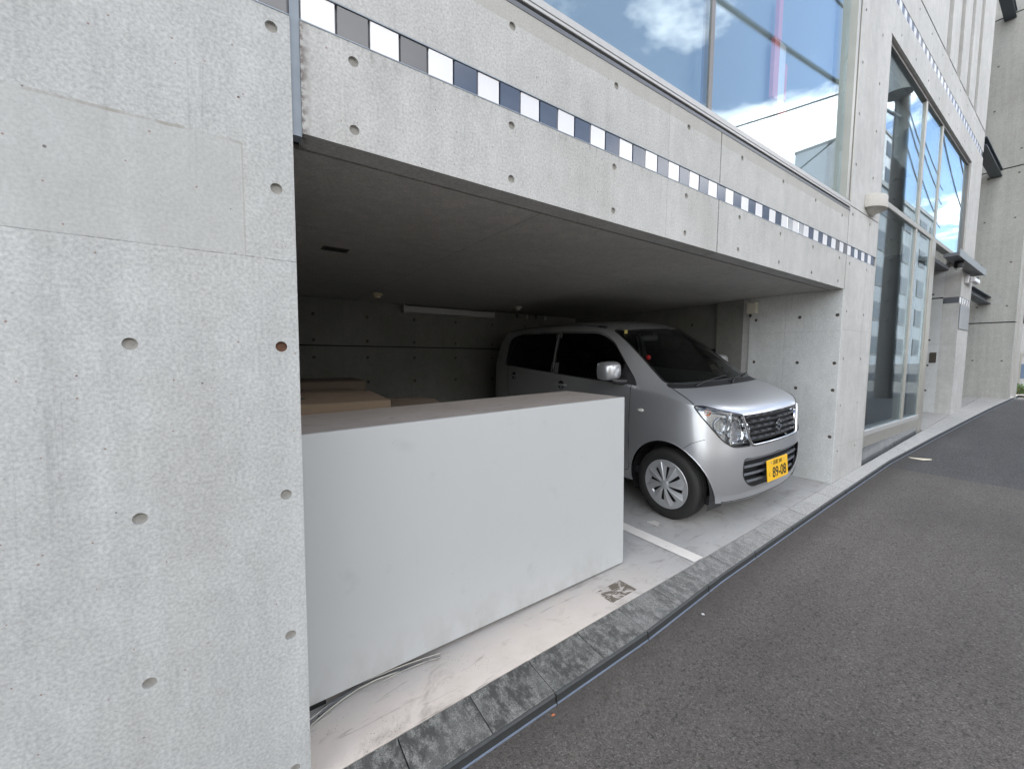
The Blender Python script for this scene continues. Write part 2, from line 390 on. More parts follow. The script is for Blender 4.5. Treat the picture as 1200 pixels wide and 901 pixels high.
def mat_floor():
    k = NT('garage_floor_concrete'); X, Y, Z = k.xyz()
    big = k.noise(1.6, 6, .6); mid = k.noise(11, 6, .65); fine = k.noise(160, 3)
    col = k.mix(k.ramp(big, [(.35, 0.), (.65, 1.)]), (.32, .315, .30), (.41, .40, .385))
    # pale worn coating along the kerb and in front of the box
    near = k.math('MULTIPLY', k.ramp(k.math('ADD', Y, k.math('MULTIPLY', k.math('SUBTRACT', mid, .5), .35)), [(.12, 1.), (.42, 0.)]), k.ramp(k.math('MULTIPLY', k.math('ADD', X, k.math('MULTIPLY', k.math('SUBTRACT', big, .5), 1.2)), .25), [(.33, 1.), (.58, 0.)]))
    col = k.mix(k.math('MULTIPLY', near, .85), col, k.mix(mid, (.47, .405, .35), (.63, .56, .50)))
    bl = k.ramp(k.noise(5, 8, .72, dist=1), [(.52, 0.), (.70, .55)]); col = k.mix(bl, col, (.19, .165, .14))
    scf = k.ramp(k.noise(1, 5, .6, vec=k.map((3.5, 26, 4)), dist=1), [(.60, 0.), (.72, .65)]); col = k.mix(scf, col, (.16, .145, .13))
    dots = k.math('LESS_THAN', k.voro(75), k.math('MULTIPLY', k.ramp(k.noise(4, 3), [(.42, 0.), (.62, 1.)]), .17)); col = k.mix(k.math('MULTIPLY', dots, .65), col, (.12, .10, .085))
    # flaking dark repair square by the kerb
    sq = k.math('MULTIPLY', inside(k, k.math('ADD', X, k.math('MULTIPLY', Y, .05)), 1.655, 1.86), inside(k, Y, .045, .165))
    fl = k.ramp(k.noise(17, 6, .7, dist=.8), [(.50, 1.), (.57, 0.)]); col = k.mix(k.math('MULTIPLY', sq, k.math('MULTIPLY', fl, .9)), col, (.095, .075, .055))
    k.base(col, .78, 0, .25); k.bump(k.math('ADD', mid, k.math('MULTIPLY', fine, .5)), .25, .003); return k.m
M_floor = mat_floor()
def mat_line():
    k = NT('worn_white_line_paint'); col = k.mix(k.noise(14, 5), (.60, .56, .51), (.72, .69, .64))
    w = k.ramp(k.noise(30, 6, .7), [(.60, 0.), (.68, 1.)]); col = k.mix(k.math('MULTIPLY', w, .8), col, (.33, .315, .30)); k.base(col, .7); return k.m
M_line = mat_line()
def mat_stone():
    k = NT('kerb_granite'); oi = k.n.new('ShaderNodeObjectInfo'); rnd = oi.outputs['Random']
    vec = k.n.new('ShaderNodeVectorMath'); vec.operation = 'ADD'; k.l.new(k.co, vec.inputs[0]); cmb = k.n.new('ShaderNodeCombineXYZ'); k.l.new(k.math('MULTIPLY', rnd, 40), cmb.inputs[0]); k.l.new(cmb.outputs[0], vec.inputs[1])
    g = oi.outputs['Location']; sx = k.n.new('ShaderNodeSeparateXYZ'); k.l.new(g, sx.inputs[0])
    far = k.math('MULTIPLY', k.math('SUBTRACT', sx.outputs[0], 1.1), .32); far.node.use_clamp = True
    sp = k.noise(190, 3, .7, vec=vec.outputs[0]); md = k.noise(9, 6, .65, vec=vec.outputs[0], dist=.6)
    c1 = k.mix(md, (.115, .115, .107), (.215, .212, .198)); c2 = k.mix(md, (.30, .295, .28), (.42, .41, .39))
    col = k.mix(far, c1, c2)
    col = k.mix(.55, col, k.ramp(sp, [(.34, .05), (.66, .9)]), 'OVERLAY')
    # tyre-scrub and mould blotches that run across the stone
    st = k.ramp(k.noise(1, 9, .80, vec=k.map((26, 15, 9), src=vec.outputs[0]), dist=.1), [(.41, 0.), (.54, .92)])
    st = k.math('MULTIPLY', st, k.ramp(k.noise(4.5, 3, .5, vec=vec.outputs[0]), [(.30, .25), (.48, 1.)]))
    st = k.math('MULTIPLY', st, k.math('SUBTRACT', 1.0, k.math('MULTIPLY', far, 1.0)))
    col = k.mix(st, col, (.042, .042, .039))
    k.base(col, .72, 0, .3); k.bump(sp, .3, .002); return k.m
M_stone = mat_stone()
M_stoned = plain('kerb_face_dark_stone', (.034, .035, .033), .5, nscale=70, var=.4, bump=.2)
M_gut = plain('blue_grey_edge_trim', (.20, .235, .30), .35, .4, nscale=7, var=.3)
def mat_asph():
    k = NT('asphalt'); X, Y, Z = k.xyz()
    old = k.math('GREATER_THAN', X, k.math('ADD', 5.95, k.math('MULTIPLY', k.math('SUBTRACT', k.noise(7, 4), .5), .10)))
    v = k.voro(185); vc = k.voro(185, out='Color'); s = k.n.new('ShaderNodeSeparateColor'); k.l.new(vc, s.inputs[0])
    v2 = k.voro(60); vc2 = k.voro(60, out='Color'); s2 = k.n.new('ShaderNodeSeparateColor'); k.l.new(vc2, s2.inputs[0])
    grain = k.ramp(s.outputs[0], [(0., (.060, .054, .049)), (.55, (.110, .100, .091)), (.9, (.14, .128, .118)), (1., (.22, .21, .20))])
    col = k.mix(k.ramp(k.noise(1.4, 5, .6), [(.3, 0.), (.7, .55)]), k.mix(.4, grain, (.125, .110, .098)), k.mix(.5, grain, (.098, .086, .077)))
    col = k.mix(k.ramp(k.math('SUBTRACT', k.noise(70, 5, .7), 0.0), [(.36, .75), (.48, 0.)]), col, (.030, .028, .026))
    big = k.math('MULTIPLY', k.math('GREATER_THAN', s2.outputs[0], .86), k.math('LESS_THAN', v2, .33)); col = k.mix(k.math('MULTIPLY', big, .25), col, (.22, .20, .18))
    oc = k.mix(.35, k.ramp(s.outputs[1], [(0., .03), (.6, .075), (1., .17)]), (.070, .064, .061))
    col = k.mix(old, col, oc)
    tone = k.ramp(k.noise(.55, 5, .62, vec=k.map((1, 1.6, 1), (3, 8, 0))), [(.32, .84), (.68, 1.18)]); col = k.mix(1.0, col, tone, 'MULTIPLY')
    lane = k.ramp(k.noise(1, 4, .6, vec=k.map((.35, 3.2, 1))), [(.35, .92), (.65, 1.07)]); col = k.mix(1.0, col, lane, 'MULTIPLY')
    ed = k.math('MULTIPLY', k.ramp(k.math('ADD', k.math('ADD', Y, .5), k.math('MULTIPLY', k.noise(9, 5, .7), .25)), [(.27, 0.), (.42, .6)]), inside(k, X, -20, 16)); col = k.mix(ed, col, (.055, .048, .042))
    ck = k.n.new('ShaderNodeTexVoronoi'); ck.feature = 'DISTANCE_TO_EDGE'; ck.inputs['Scale'].default_value = .45; k.l.new(k.map((1, 1, 1), (2, 1, 0)), ck.inputs['Vector'])
    rust = k.ramp(k.noise(3.2, 5, .6), [(.70, 0.), (.76, .35)]); col = k.mix(rust, col, (.11, .06, .04))
    k.base(col, .80, 0, .3)
    h = k.math('ADD', k.math('MULTIPLY', v, -1.0), k.math('MULTIPLY', k.noise(70, 5, .7), 1.4)); k.bump(h, .7, .006); return k.m
M_asph = mat_asph()
M_pave = concrete('entrance_paving', (.30, .295, .275), (.41, .40, .38), pores=.4)

def glass(name, tint, lo, ior, rough=0.0, gt_=(.94, .97, 1)):
    k = NT(name); k.n.remove(k.b)
    tr = k.n.new('ShaderNodeBsdfTransparent'); tr.inputs[0].default_value = (*tint, 1)
    gl = k.n.new('ShaderNodeBsdfGlossy'); gl.inputs['Roughness'].default_value = rough; gl.inputs[0].default_value = (*gt_, 1)
    lw = k.n.new('ShaderNodeLayerWeight'); lw.inputs[0].default_value = .5
    f0 = ((ior-1)/(ior+1))**2+lo
    fac = k.math('ADD', f0, k.math('MULTIPLY', k.math('POWER', lw.outputs['Facing'], 5.0), 1-f0)); fac.node.use_clamp = True
    mx = k.n.new('ShaderNodeMixShader'); k.l.new(fac, mx.inputs[0]); k.l.new(tr.outputs[0], mx.inputs[1]); k.l.new(gl.outputs[0], mx.inputs[2])
    k.l.new(mx.outputs[0], k.o.inputs[0]); return k.m
M_glass = glass('coated_window_glass', (.96, .985, .98), .105, 1.5, 0.0, (.84, .945, 1.0))
M_carglass = glass('windscreen_glass', (.70, .75, .72), .01, 1.45)
M_tint = glass('privacy_glass', (.02, .02, .022), .0, 1.4)
M_lens = glass('lamp_lens', (.93, .95, .96), .03, 1.45)
M_room = plain('interior_grey', (.22, .22, .22), .8)
M_roomd = plain('interior_dark', (.045, .045, .05), .7)
M_blind = plain('roller_blind', (.20, .235, .25), .8, nscale=3, var=.05)

# ------------------------------------------------------------------ ground
GS = .047
gz = lambda x: .029+GS*x                       # garage floor / pavement level
rz = lambda x: -.025+GS*x                      # road level
# road: rises to the right, level again far away
xs = [-260, -40, -6, 0, 1, 2, 3, 4, 5, 6, 7, 8, 10, 12, 15, 20, 30, 60, 300]
def roadz(x): return rz(max(-12, min(x, 22)))
kx = [(-8, -.19), (.6, -.188), (1.04, -.188), (1.65, -.186), (2.4, -.150), (4.13, -.125), (6.1, -.105), (8.1, -.168), (11.4, -.295), (13.8, -.425), (16, -.55)]
def ky(x):
    for (a, ya), (b, yb) in zip(kx, kx[1:]):
        if x <= b: return ya+(yb-ya)*max(0, (x-a))/(b-a)
    return kx[-1][1]
V = []; F = []
for x in xs: V += [(x, -260, roadz(x)), (x, -30, roadz(x)), (x, -8, roadz(x)), (x, -3, roadz(x)), (x, -1.5, roadz(x)), (x, 30, roadz(x)), (x, 260, roadz(x))]
for i in range(len(xs)-1):
    for j in range(6): F.append((i*7+j, (i+1)*7+j, (i+1)*7+j+1, i*7+j+1))
struct(mk('road', V, F, M_asph))
# garage floor slab
mb = MB(); x0, x1 = -.5, 5.3
V = [(x0, 0.0, gz(x0)), (x1, 0.0, gz(x1)), (x1, 4.2, gz(x1)), (x0, 4.2, gz(x0))]; V += [(a, b, c-.4) for a, b, c in V]
mb.add(V, [(0, 1, 2, 3), (0, 4, 5, 1), (1, 5, 6, 2), (2, 6, 7, 3), (3, 7, 4, 0)])
struct(mb.mk('garage_floor', M_floor))
# entrance paving slabs (one object, slabs as pieces)
ep = struct(bpy.data.objects.new('entrance_pavement', None)); COL.objects.link(ep)
for ix in range(14):
    for iy in range(5):
        xa = 8.3+ix*.45; ya = .002+iy*.45
        if xa > 14.4: continue
        j = .0035; z = lambda x: gz(x)+random.uniform(-.001, .001)
        P = [(xa+j, ya+j), (xa+.45-j, ya+j), (xa+.45-j, ya+.45-j), (xa+j, ya+.45-j)]
        dz = random.uniform(-.0015, .0015)
        V = [(a, b, gz(a)+dz) for a, b in P]+[(a, b, gz(a)-.1) for a, b in P]
        mk('paving_slab', V, [(0, 1, 2, 3), (0, 4, 5, 1), (1, 5, 6, 2), (2, 6, 7, 3), (3, 7, 4, 0)], M_pave, ep)
V = [(8.2, 0, gz(8.2)-.012), (14.6, 0, gz(14.6)-.012), (14.6, 2.4, gz(14.6)-.012), (8.2, 2.4, gz(8.2)-.012)]
mk('joint_bed', V, [(0, 1, 2, 3)], M_stoned, ep)

# kerb: separate granite stones with a dark lower course and a metal edge trim
kerb = struct(bpy.data.objects.new('kerb', None)); COL.objects.link(kerb)
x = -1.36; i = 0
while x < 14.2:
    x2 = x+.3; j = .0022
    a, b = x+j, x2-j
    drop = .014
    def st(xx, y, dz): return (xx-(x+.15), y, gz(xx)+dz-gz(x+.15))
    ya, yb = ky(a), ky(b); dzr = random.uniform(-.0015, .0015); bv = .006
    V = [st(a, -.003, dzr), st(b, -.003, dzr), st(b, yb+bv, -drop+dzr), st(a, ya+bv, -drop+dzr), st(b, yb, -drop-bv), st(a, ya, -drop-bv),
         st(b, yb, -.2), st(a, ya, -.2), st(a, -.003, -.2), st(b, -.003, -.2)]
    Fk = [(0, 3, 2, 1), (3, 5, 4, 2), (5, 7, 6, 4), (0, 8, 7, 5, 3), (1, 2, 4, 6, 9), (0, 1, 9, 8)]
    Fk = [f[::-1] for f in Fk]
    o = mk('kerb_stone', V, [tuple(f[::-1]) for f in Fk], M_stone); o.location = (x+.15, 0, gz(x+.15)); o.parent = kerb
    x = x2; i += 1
# dark face course below, in lengths of 0.6 m, and the metal trim in the same lengths
x = -1.36
while x < 14.2:
    a, b = x+.004, x+.596
    V = []; Fk = []; n = 4
    for q in range(n+1):
        xx = a+(b-a)*q/n; y = ky(xx)
        V += [(xx, y-.001, gz(xx)-.0175), (xx, y-.010, gz(xx)-.022), (xx, y-.013, rz(xx)-.03), (xx, y+.03, rz(xx)-.03), (xx, y+.03, gz(xx)-.0175)]
    for q in range(n):
        for e in range(5): Fk.append((q*5+e, (q+1)*5+e, (q+1)*5+(e+1) % 5, q*5+(e+1) % 5))
    Fk += [(0, 1, 2, 3, 4), tuple(n*5+t for t in (4, 3, 2, 1, 0))]
    mk('kerb_face', V, Fk, M_stoned, kerb)
    V = []; Fk = []
    for q in range(n+1):
        xx = a+(b-a)*q/n; y = ky(xx)-.013
        V += [(xx, y, rz(xx)+.004), (xx, y-.006, rz(xx)+.003), (xx, y-.008, rz(xx)-.02), (xx, y, rz(xx)-.02)]
    for q in range(n):
        for e in range(4): Fk.append((q*4+e, (q+1)*4+e, (q+1)*4+(e+1) % 4, q*4+(e+1) % 4))
    Fk += [(0, 1, 2, 3), tuple(n*4+t for t in (3, 2, 1, 0))]
    mk('edge_trim', V, Fk, M_gut, kerb)
    x += .6
# painted bay line
def sheet(name, P, mat, parent=None, dz=.004, fn=gz): return mk(name, [(a, b, fn(a)+dz) for a, b in P], [tuple(range(len(P)))], mat, parent)
struct(sheet('parking_line', [(2.375, .003), (2.475, .003), (2.475, 2.9), (2.375, 2.9)], M_line))
mk_ = thing('floor_stencil', (2.66, .51, gz(2.66)), 'small faded white stencil mark on the floor beside the front tyre', 'floor marking')
for i in range(3): sheet('stencil_bar', [(2.63+.022*i, .46+.01*i), (2.643+.022*i, .46+.01*i), (2.643+.022*i, .56-.012*i), (2.63+.022*i, .56-.012*i)], M_line, mk_, .003)

# ------------------------------------------------------------------ the concrete building
B = thing('concrete_building', (2, 0, 0), 'fair-faced concrete building with open garage, checkered tile band and large windows', 'building')
Zt = 10.0
LH = [(-.22-.6*i, z) for i in range(4) for z in (.126, .575, 1.024, 1.473)]+[(.11, z) for z in (.126, .575, 1.024, 1.473, 1.927, 2.368)]+[(-.82, 1.95), (-.82, 2.33)]
T0, T1 = 2.417, 2.515
wall_y('left_wall', -9, .156, -.6, T0, 0, 4.1, M_wallL, B, LH)
wall_y('left_wall', -9, .156, T1, Zt, 0, 4.1, M_wallL, B, [(.11, 2.95), (-.22, 2.95)])
boxo('joint_strip', .1565, .1815, .007, .05, 2.095, Zt, M_seal, B)
bh = [(.33+.6*i, z) for i in range(8) for z in (2.158, 2.363)]
uh = [(.33+.6*i, 2.735) for i in range(8)]
wall_y('beam', .182, 2.468, 2.103, T0, 0, .10, M_beam, B, bh); wall_y('beam', 2.480, 4.694, 2.103, T0, 0, .10, M_beam, B, bh)
wall_y('beam', .182, 2.468, T1, 2.815, 0, .10, M_beam, B, uh); wall_y('beam', 2.480, 4.694, T1, 2.815, 0, .10, M_beam, B, uh)
boxo('joint_strip', 2.4685, 2.4795, .008, .05, 2.104, 2.815, M_seal, B)
boxo('joint_strip', 4.6945, 4.7095, .008, .05, 2.095, 2.815, M_seal, B)
boxo('tile_bed', -9, 5.56, .0125, .09, T0+.0005, T1-.0005, M_dgrey, B)
boxo('beam_core', .157, 4.70, .1005, .30, 2.16, 2.815, M_black, B)
for (a, b) in ((-9, .156), (.182, 2.468), (2.48, 4.694), (4.71, 5.559)):
    boxo('tile_trim', a, b, -.0012, .03, T0+.0006, T0+.0045, M_seal, B); boxo('tile_trim', a, b, -.0012, .03, T1-.0045, T1-.0006, M_seal, B)
# checkered tiles
tile_me = {}
def tile(mat, x, z, w, h, parent=B):
    k = (mat.name, round(w, 4), round(h, 4))
    if k not in tile_me:
        m_ = MB().box(-w/2, w/2, 0, .010, -h/2, h/2, .0015); me = bpy.data.meshes.new('tile'); me.from_pydata(m_.v, [], m_.f); me.materials.append(mat); tile_me[k] = me
    o = bpy.data.objects.new('tile', tile_me[k]); o.location = (x, random.uniform(.0015, .0035), z); o.rotation_euler = (random.gauss(0, .003), 0, random.gauss(0, .003))
    COL.objects.link(o); o.parent = parent; o.matrix_parent_inverse = world_of(parent).inverted()
pt = .0987
for i in range(-11, 55):
    xa = .1835+pt*i; xc = xa+pt/2
    if -.02 < xa-.156 < .02 and i < 0: pass
    if i == -1: xc = .105
    if abs(xc-2.474) < .02 or abs(xc-4.702) < .012: continue
    if xc > 5.52: break
    if xc < .16 and xc > .107: continue
    mat = M_white if i % 2 == 0 else (M_slate if (i < 4 or 41 < i < 47) else M_navy)
    if i in (33, 35): mat = M_chrome
    tile(mat, xc, (T0+T1)/2, pt-.006, T1-T0-.0105)
# flashing, sill, upper window
boxo('flashing', .182, 4.72, -.002, .05, 2.8155, 2.834, M_dgrey, B)
boxo('sill_gap', .182, 4.72, .02, .08, 2.8345, 2.848, M_black, B)
boxo('sill_trim', .182, 4.72, -.003, .08, 2.8485, 2.864, M_sill, B, .002)
boxo('sill_gap', .182, 4.72, .004, .08, 2.8645, 2.868, M_alud, B)
boxo('window_sill', .182, 4.72, -.001, .10, 2.8685, 2.901, M_sill, B, .002)
def pane(x0, x1, z0, z1, y, mat=M_glass, name='window_pane', tilt=(0, 0)):
    V = [(x0, y, z0), (x1, y+tilt[0], z0), (x1, y+tilt[0]+tilt[1], z1), (x0, y+tilt[1], z1)]; V += [(a, b+.012, c) for a, b, c in V]
    return mk(name, V, [(0, 1, 2, 3), (0, 4, 5, 1), (1, 5, 6, 2), (2, 6, 7, 3), (3, 7, 4, 0), (7, 6, 5, 4)], mat, B)
pane(.19, 2.385, 2.9015, 5.6, .05); pane(2.425, 4.61, 2.9015, 5.6, .05, tilt=(.004, .006))
boxo('mullion', 2.3855, 2.4245, .041, .10, 2.9015, 5.6, M_alud, B, .003)
boxo('window_jamb', 4.6105, 4.665, .0, .14, 2.9015, 5.6, M_alu, B, .003); boxo('window_jamb', 4.6655, 4.695, .018, .14, 2.9015, 5.6, M_alud, B)
boxo('window_jamb', 4.6955, 4.722, -.003, .14, 2.9015, 5.6, M_alu, B, .003)
wall_y('upper_wall', -8.99, 5.56, 5.6, Zt, .0005, .25, M_fac, B)
# room behind the upper window: blind, sign, walls
boxo('roller_blind', .30, 4.58, .16, .165, 2.985, 5.55, M_blind, B); boxo('blind_bottom_bar', .30, 4.58, .155, .172, 2.965, 2.984, M_sill, B)
boxo('room_floor', .16, 5.5, .101, 3.6, 2.60, 2.80, M_room, B); boxo('room_back_wall', .16, 5.5, 3.6, 3.7, 2.8, 5.6, M_room, B)
boxo('room_ceiling', .16, 5.5, .251, 3.6, 5.6, 5.7, M_room, B)
# pillar between garage and glass front
PH = [(4.80+.5*i, z) for i in range(2) for z in [.55+.45*k for k in range(20)]]
wall_y('pillar', 4.71, 5.56, gz(4.71)-.3, T0, 0, .9, M_fac, B, PH, zslope=0)
wall_y('pillar', 4.71, 5.56, T1, 2.862, 0, .9, M_fac, B, PH)
wall_y('pillar', 4.724, 5.56, 2.870, 5.6, 0, .9, M_fac, B, PH)
boxo('joint_strip', 4.7105, 5.559, .006, .05, 2.8625, 2.8695, M_black, B)
# garage shell
wall_x('return_wall', 4.69, 4.7095, .0015, .82, gz(4.69)-.3, 2.1025, M_ret, B, [(.757, 1.865), (.344, 1.865), (.036, 1.865), (.757, 1.41), (.344, 1.41), (.036, 1.41), (.344, 1.152), (.036, 1.152), (.036, .70), (.344, .70)], r=.0165, plug=M_plugd)
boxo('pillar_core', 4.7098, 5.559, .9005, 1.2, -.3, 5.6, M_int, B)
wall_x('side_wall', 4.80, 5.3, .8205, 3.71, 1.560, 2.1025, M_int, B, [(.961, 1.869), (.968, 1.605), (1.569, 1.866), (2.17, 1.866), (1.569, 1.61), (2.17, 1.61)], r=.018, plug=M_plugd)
boxo('side_wall', 4.80, 5.3, 1.9, 3.71, -.3, 1.5595, M_int, B); boxo('niche_shade_back', 5.25, 5.3, .8205, 1.9, -.3, 1.5595, M_black, B)  # niche back painted black for the shade inside the opening
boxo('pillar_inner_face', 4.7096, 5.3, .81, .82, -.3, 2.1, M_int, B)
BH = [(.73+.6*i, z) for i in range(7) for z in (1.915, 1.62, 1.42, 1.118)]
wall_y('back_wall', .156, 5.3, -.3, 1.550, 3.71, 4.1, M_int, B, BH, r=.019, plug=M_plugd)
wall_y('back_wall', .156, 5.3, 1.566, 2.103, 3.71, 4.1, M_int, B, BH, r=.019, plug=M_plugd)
boxo('wall_joint', .156, 5.3, 3.722, 3.75, 1.5505, 1.5655, M_black, B)
boxo('ceiling', .157, 5.3, .1155, 4.1, 2.1035, 2.30, M_ceil, B)
boxo('ceiling_groove', .157, 4.8, .1005, .115, 2.118, 2.16, M_black, B)
boxo('rear_wall', -9, 11.18, 7.6, 7.9, -.6, Zt, M_tower, B); boxo('roof', -9, 11.18, .0, 7.9, Zt+.001, Zt+.25, M_fac, B)  # unseen rear wall, roof and ends, put in to block the sun
boxo('side_end_wall', -9.3, -9.001, 0, 7.9, -.6, Zt, M_fac, B); boxo('side_end_wall', 10.9, 11.179, .951, 7.6, -.6, Zt, M_fac, B)
# glass front
G0, G1, GX = 5.575, 10.185, 8.30
zb = .66
boxo('window_jamb', 5.5605, 5.60, .004, .16, .48, 4.739, M_alu, B, .003); boxo('window_jamb', 5.6005, 5.635, .03, .14, .66, 4.70, M_alud, B)
boxo('transom', 5.636, 10.15, .028, .12, 3.125, 3.185, M_alu, B, .004)
boxo('window_head', 5.6005, 10.2, .03, .14, 4.70, 4.7395, M_alud, B)
for xm in (7.30, 8.24): boxo('mullion', xm-.035, xm+.035, .030, .13, 3.186, 4.699, M_alu, B, .004)
boxo('mullion', 7.215, 7.285, .030, .13, .66, 3.124, M_alu, B, .004)
boxo('mullion', 8.03, 8.075, .030, .13, .66, 3.124, M_alu, B, .004); boxo('door_post', 8.0755, 8.30, .022, .16, gz(8.1)-.1, 3.124, M_alu, B, .004)
boxo('window_jamb', 10.151, 10.199, .02, .16, 3.06, 4.70, M_alud, B, .003)
pane(5.636, 7.264, 3.186, 4.699, .043, tilt=(.003, .004)); pane(7.336, 8.204, 3.186, 4.699, .043, tilt=(-.002, .003)); pane(8.276, 10.15, 3.186, 4.699, .043)
pane(5.636, 7.214, .66, 3.124, .043, tilt=(.002, .003)); pane(7.286, 8.029, .66, 3.124, .043, tilt=(-.002, 0))
boxo('bottom_rail', 5.6005, 8.075, .022, .14, .60, .6595, M_sill, B, .004); boxo('kick_panel', 5.6005, 7.249, .028, .14, .475, .5995, M_alu, B, .002); boxo('kick_panel', 7.251, 8.075, .028, .14, .475, .5995, M_alu, B, .002)
mb = MB(); P = [(5.5605, gz(5.56)-.05), (8.0755, gz(8.07)-.05), (8.0755, .474), (5.5605, .474)]
mb.prism([(a, .030, b) for a, b in P], (0, .12, 0)).mk('stone_plinth', plain('polished_dark_plinth', (.16, .165, .17), .15, nscale=8, var=.25), B)
# lobby behind the glass
boxo('lobby_floor', 5.56, 10.2, .161, 3.6, .40, .45, M_roomd, B); boxo('lobby_back_wall', 5.56, 10.2, 3.6, 3.7, .4, 5.0, M_room, B); boxo('lobby_side_wall', 5.561, 5.60, .161, 3.6, .4, 5.0, M_room, B)
boxo('lobby_ceiling', 5.56, 10.2, .251, 3.6, 4.76, 4.9, M_room, B); boxo('lobby_partition', 8.3, 8.38, .161, 3.6, .45, 3.0, M_roomd, B)
boxo('roller_blind', 6.85, 10.1, .22, .226, 3.98, 4.69, M_blind, B)
boxo('lobby_counter', 6.0, 7.6, 1.6, 2.2, .45, 1.35, M_roomd, B, .01)
# facade over the glass front
T2, T3 = 5.07, 5.168
FH = [(5.9+.6*i, z) for i in range(9) for z in (4.86, 5.40)]
wall_y('facade_beam', 5.5605, 11.18, 4.74, T2, .0, .25, M_fac, B, FH); wall_y('facade_beam', 5.5605, 11.18, T3, 5.50, 0, .25, M_fac, B, FH)
boxo('tile_bed', 5.5605, 11.179, .0125, .2, T2+.0005, T3-.0005, M_dgrey, B)
i = 0; xx = 5.61
while xx < 11.1:
    tile(M_white if i % 2 == 0 else M_slate, xx, (T2+T3)/2, pt-.006, T3-T2-.006); xx += pt; i += 1
boxo('joint_strip', 5.5605, 11.179, .012, .2, 5.5005, 5.5215, M_black, B)
fl = [(5.5605, 7.86), (8.10, 8.58), (8.82, 9.29), (9.52, 9.97), (10.21, 11.18)]
for a, b in fl: wall_y('fluted_panel', a, b, 5.522, Zt, 0, .12, M_fac, B)
boxo('flute_recess', 5.5605, 11.179, .1205, .25, 5.522, Zt, M_alud, B)
for (a, b), (c, d) in zip(fl, fl[1:]): boxo('flute_bar', (b+c)/2-.05, (b+c)/2+.05, .03, .12, 5.53, Zt, M_fac, B)
# end pillar with entrance
EH = [(10.42, z) for z in (.9, 1.35, 1.8)]+[(10.95, z) for z in (.9, 1.35, 1.8)]
wall_y('end_pillar', 10.20, 11.18, .1, 2.425, 0, .20, M_fac, B, EH)
wall_y('end_pillar', 10.20, 11.18, 2.53, 4.7395, 0, .20, M_fac, B, [(10.42, 2.9), (10.95, 2.9), (10.42, 3.6), (10.95, 3.6), (10.42, 4.3), (10.95, 4.3)])
boxo('tile_bed', 10.201, 11.179, .0125, .19, 2.4255, 2.5295, M_dgrey, B)
for i in range(9): tile(M_white if i % 2 == 0 else M_slate, 10.27+i*.103, 2.4775, .096, .098)
wall_x('entrance_wall', 10.20, 10.9, .2005, .95, .1, 3.0, M_ret, B, [(.33, .9), (.33, 1.35), (.33, 1.8), (.33, 2.6), (.75, .9), (.75, 1.8)], r=.018, plug=M_plugd)
boxo('entrance_wall_joint', 10.197, 10.2, .2, .95, 2.52, 2.54, M_black, B)
boxo('entrance_door', 8.4, 10.2, 1.2, 1.25, .4, 3.0, M_roomd, B)
boxo('entrance_soffit', 8.401, 10.2, .161, 1.3, 3.0, 3.05, M_dgrey, B)

# canopy over the entrance
cp = thing('entrance_canopy', (9.8, 0, 3.0), 'thin grey steel canopy jutting out over the entrance', 'canopy')
mb = MB().box(8.62, 11.0, -.17, -.009, 2.955, 3.0); mb.mk('canopy_plate', M_dgrey, cp)
boxo('canopy_rim', 8.612, 11.008, -.178, -.1705, 2.94, 3.045, plain('canopy_edge', (.22, .235, .24), .4, .3), cp)

# ------------------------------------------------------------------ concrete tower and steel beams
TW = thing('concrete_tower', (13.5, 1, 0), 'weathered grey concrete wall tower standing beyond the building', 'building')
tj = [.2, 2.25, 5.43, 8.52, 12]
for a, b in zip(tj, tj[1:]):
    H = [(y, z) for y in (-.25, .16, .9) for z in [a+.34+.9*k for k in range(int((b-a-.4)/.9)+1)]]
    wall_x('wall_lift', 13.33, 13.70, -.385, 7.5, a+.012, b-.012, M_tower, TW, H, r=.018, plug=M_plugt)
    boxo('lift_joint', 13.345, 13.69, -.37, 7.49, b-.0118, b+.0118, M_black, TW)
boxo('plinth', 13.33, 13.70, -.385, 7.5, -.3, .2118, M_tower, TW)
boxo('sun_block_wall', 11.181, 13.329, 2.4, 2.6, -.3, 4.1, M_tower, TW); boxo('sun_block_wall', 11.181, 13.329, 2.4, 2.6, 4.75, 12, M_tower, TW)  # added unseen wall that stops the sun in the gap
for i in range(5):
    boxo('dapple_block', 11.181+.43*i, 11.181+.43*i+(.31, .36, .27, .34, .42)[i], 2.42, 2.58, 4.1005, 4.7495, M_tower, TW)  # invented blocks whose gaps shape sun dapples on the ground
for i in range(3): boxo('dapple_bar', 11.182, 13.328, 2.421, 2.579, 4.19+.2*i, 4.33+.2*i, M_alud, TW)  # bars added to break up the same dapples
M_steel = plain('grey_painted_steel', (.055, .07, .085), .45, .2, nscale=12)
for z, lab in ((2.65, 'lowest grey steel beam, just under the canopy level'), (5.29, 'middle grey steel beam joining the building to the tower'), (8.42, 'topmost grey steel beam joining the building to the tower')):
    o = MB().box(11.181, 13.328, -.03, .13, z, z+.016).box(11.181, 13.328, -.03, .13, z+.134, z+.15).box(11.181, 13.328, .04, .06, z+.0165, z+.1335).mk('steel_beam', M_steel)
    tag(o, lab, 'steel beam', 'beams between building and tower')

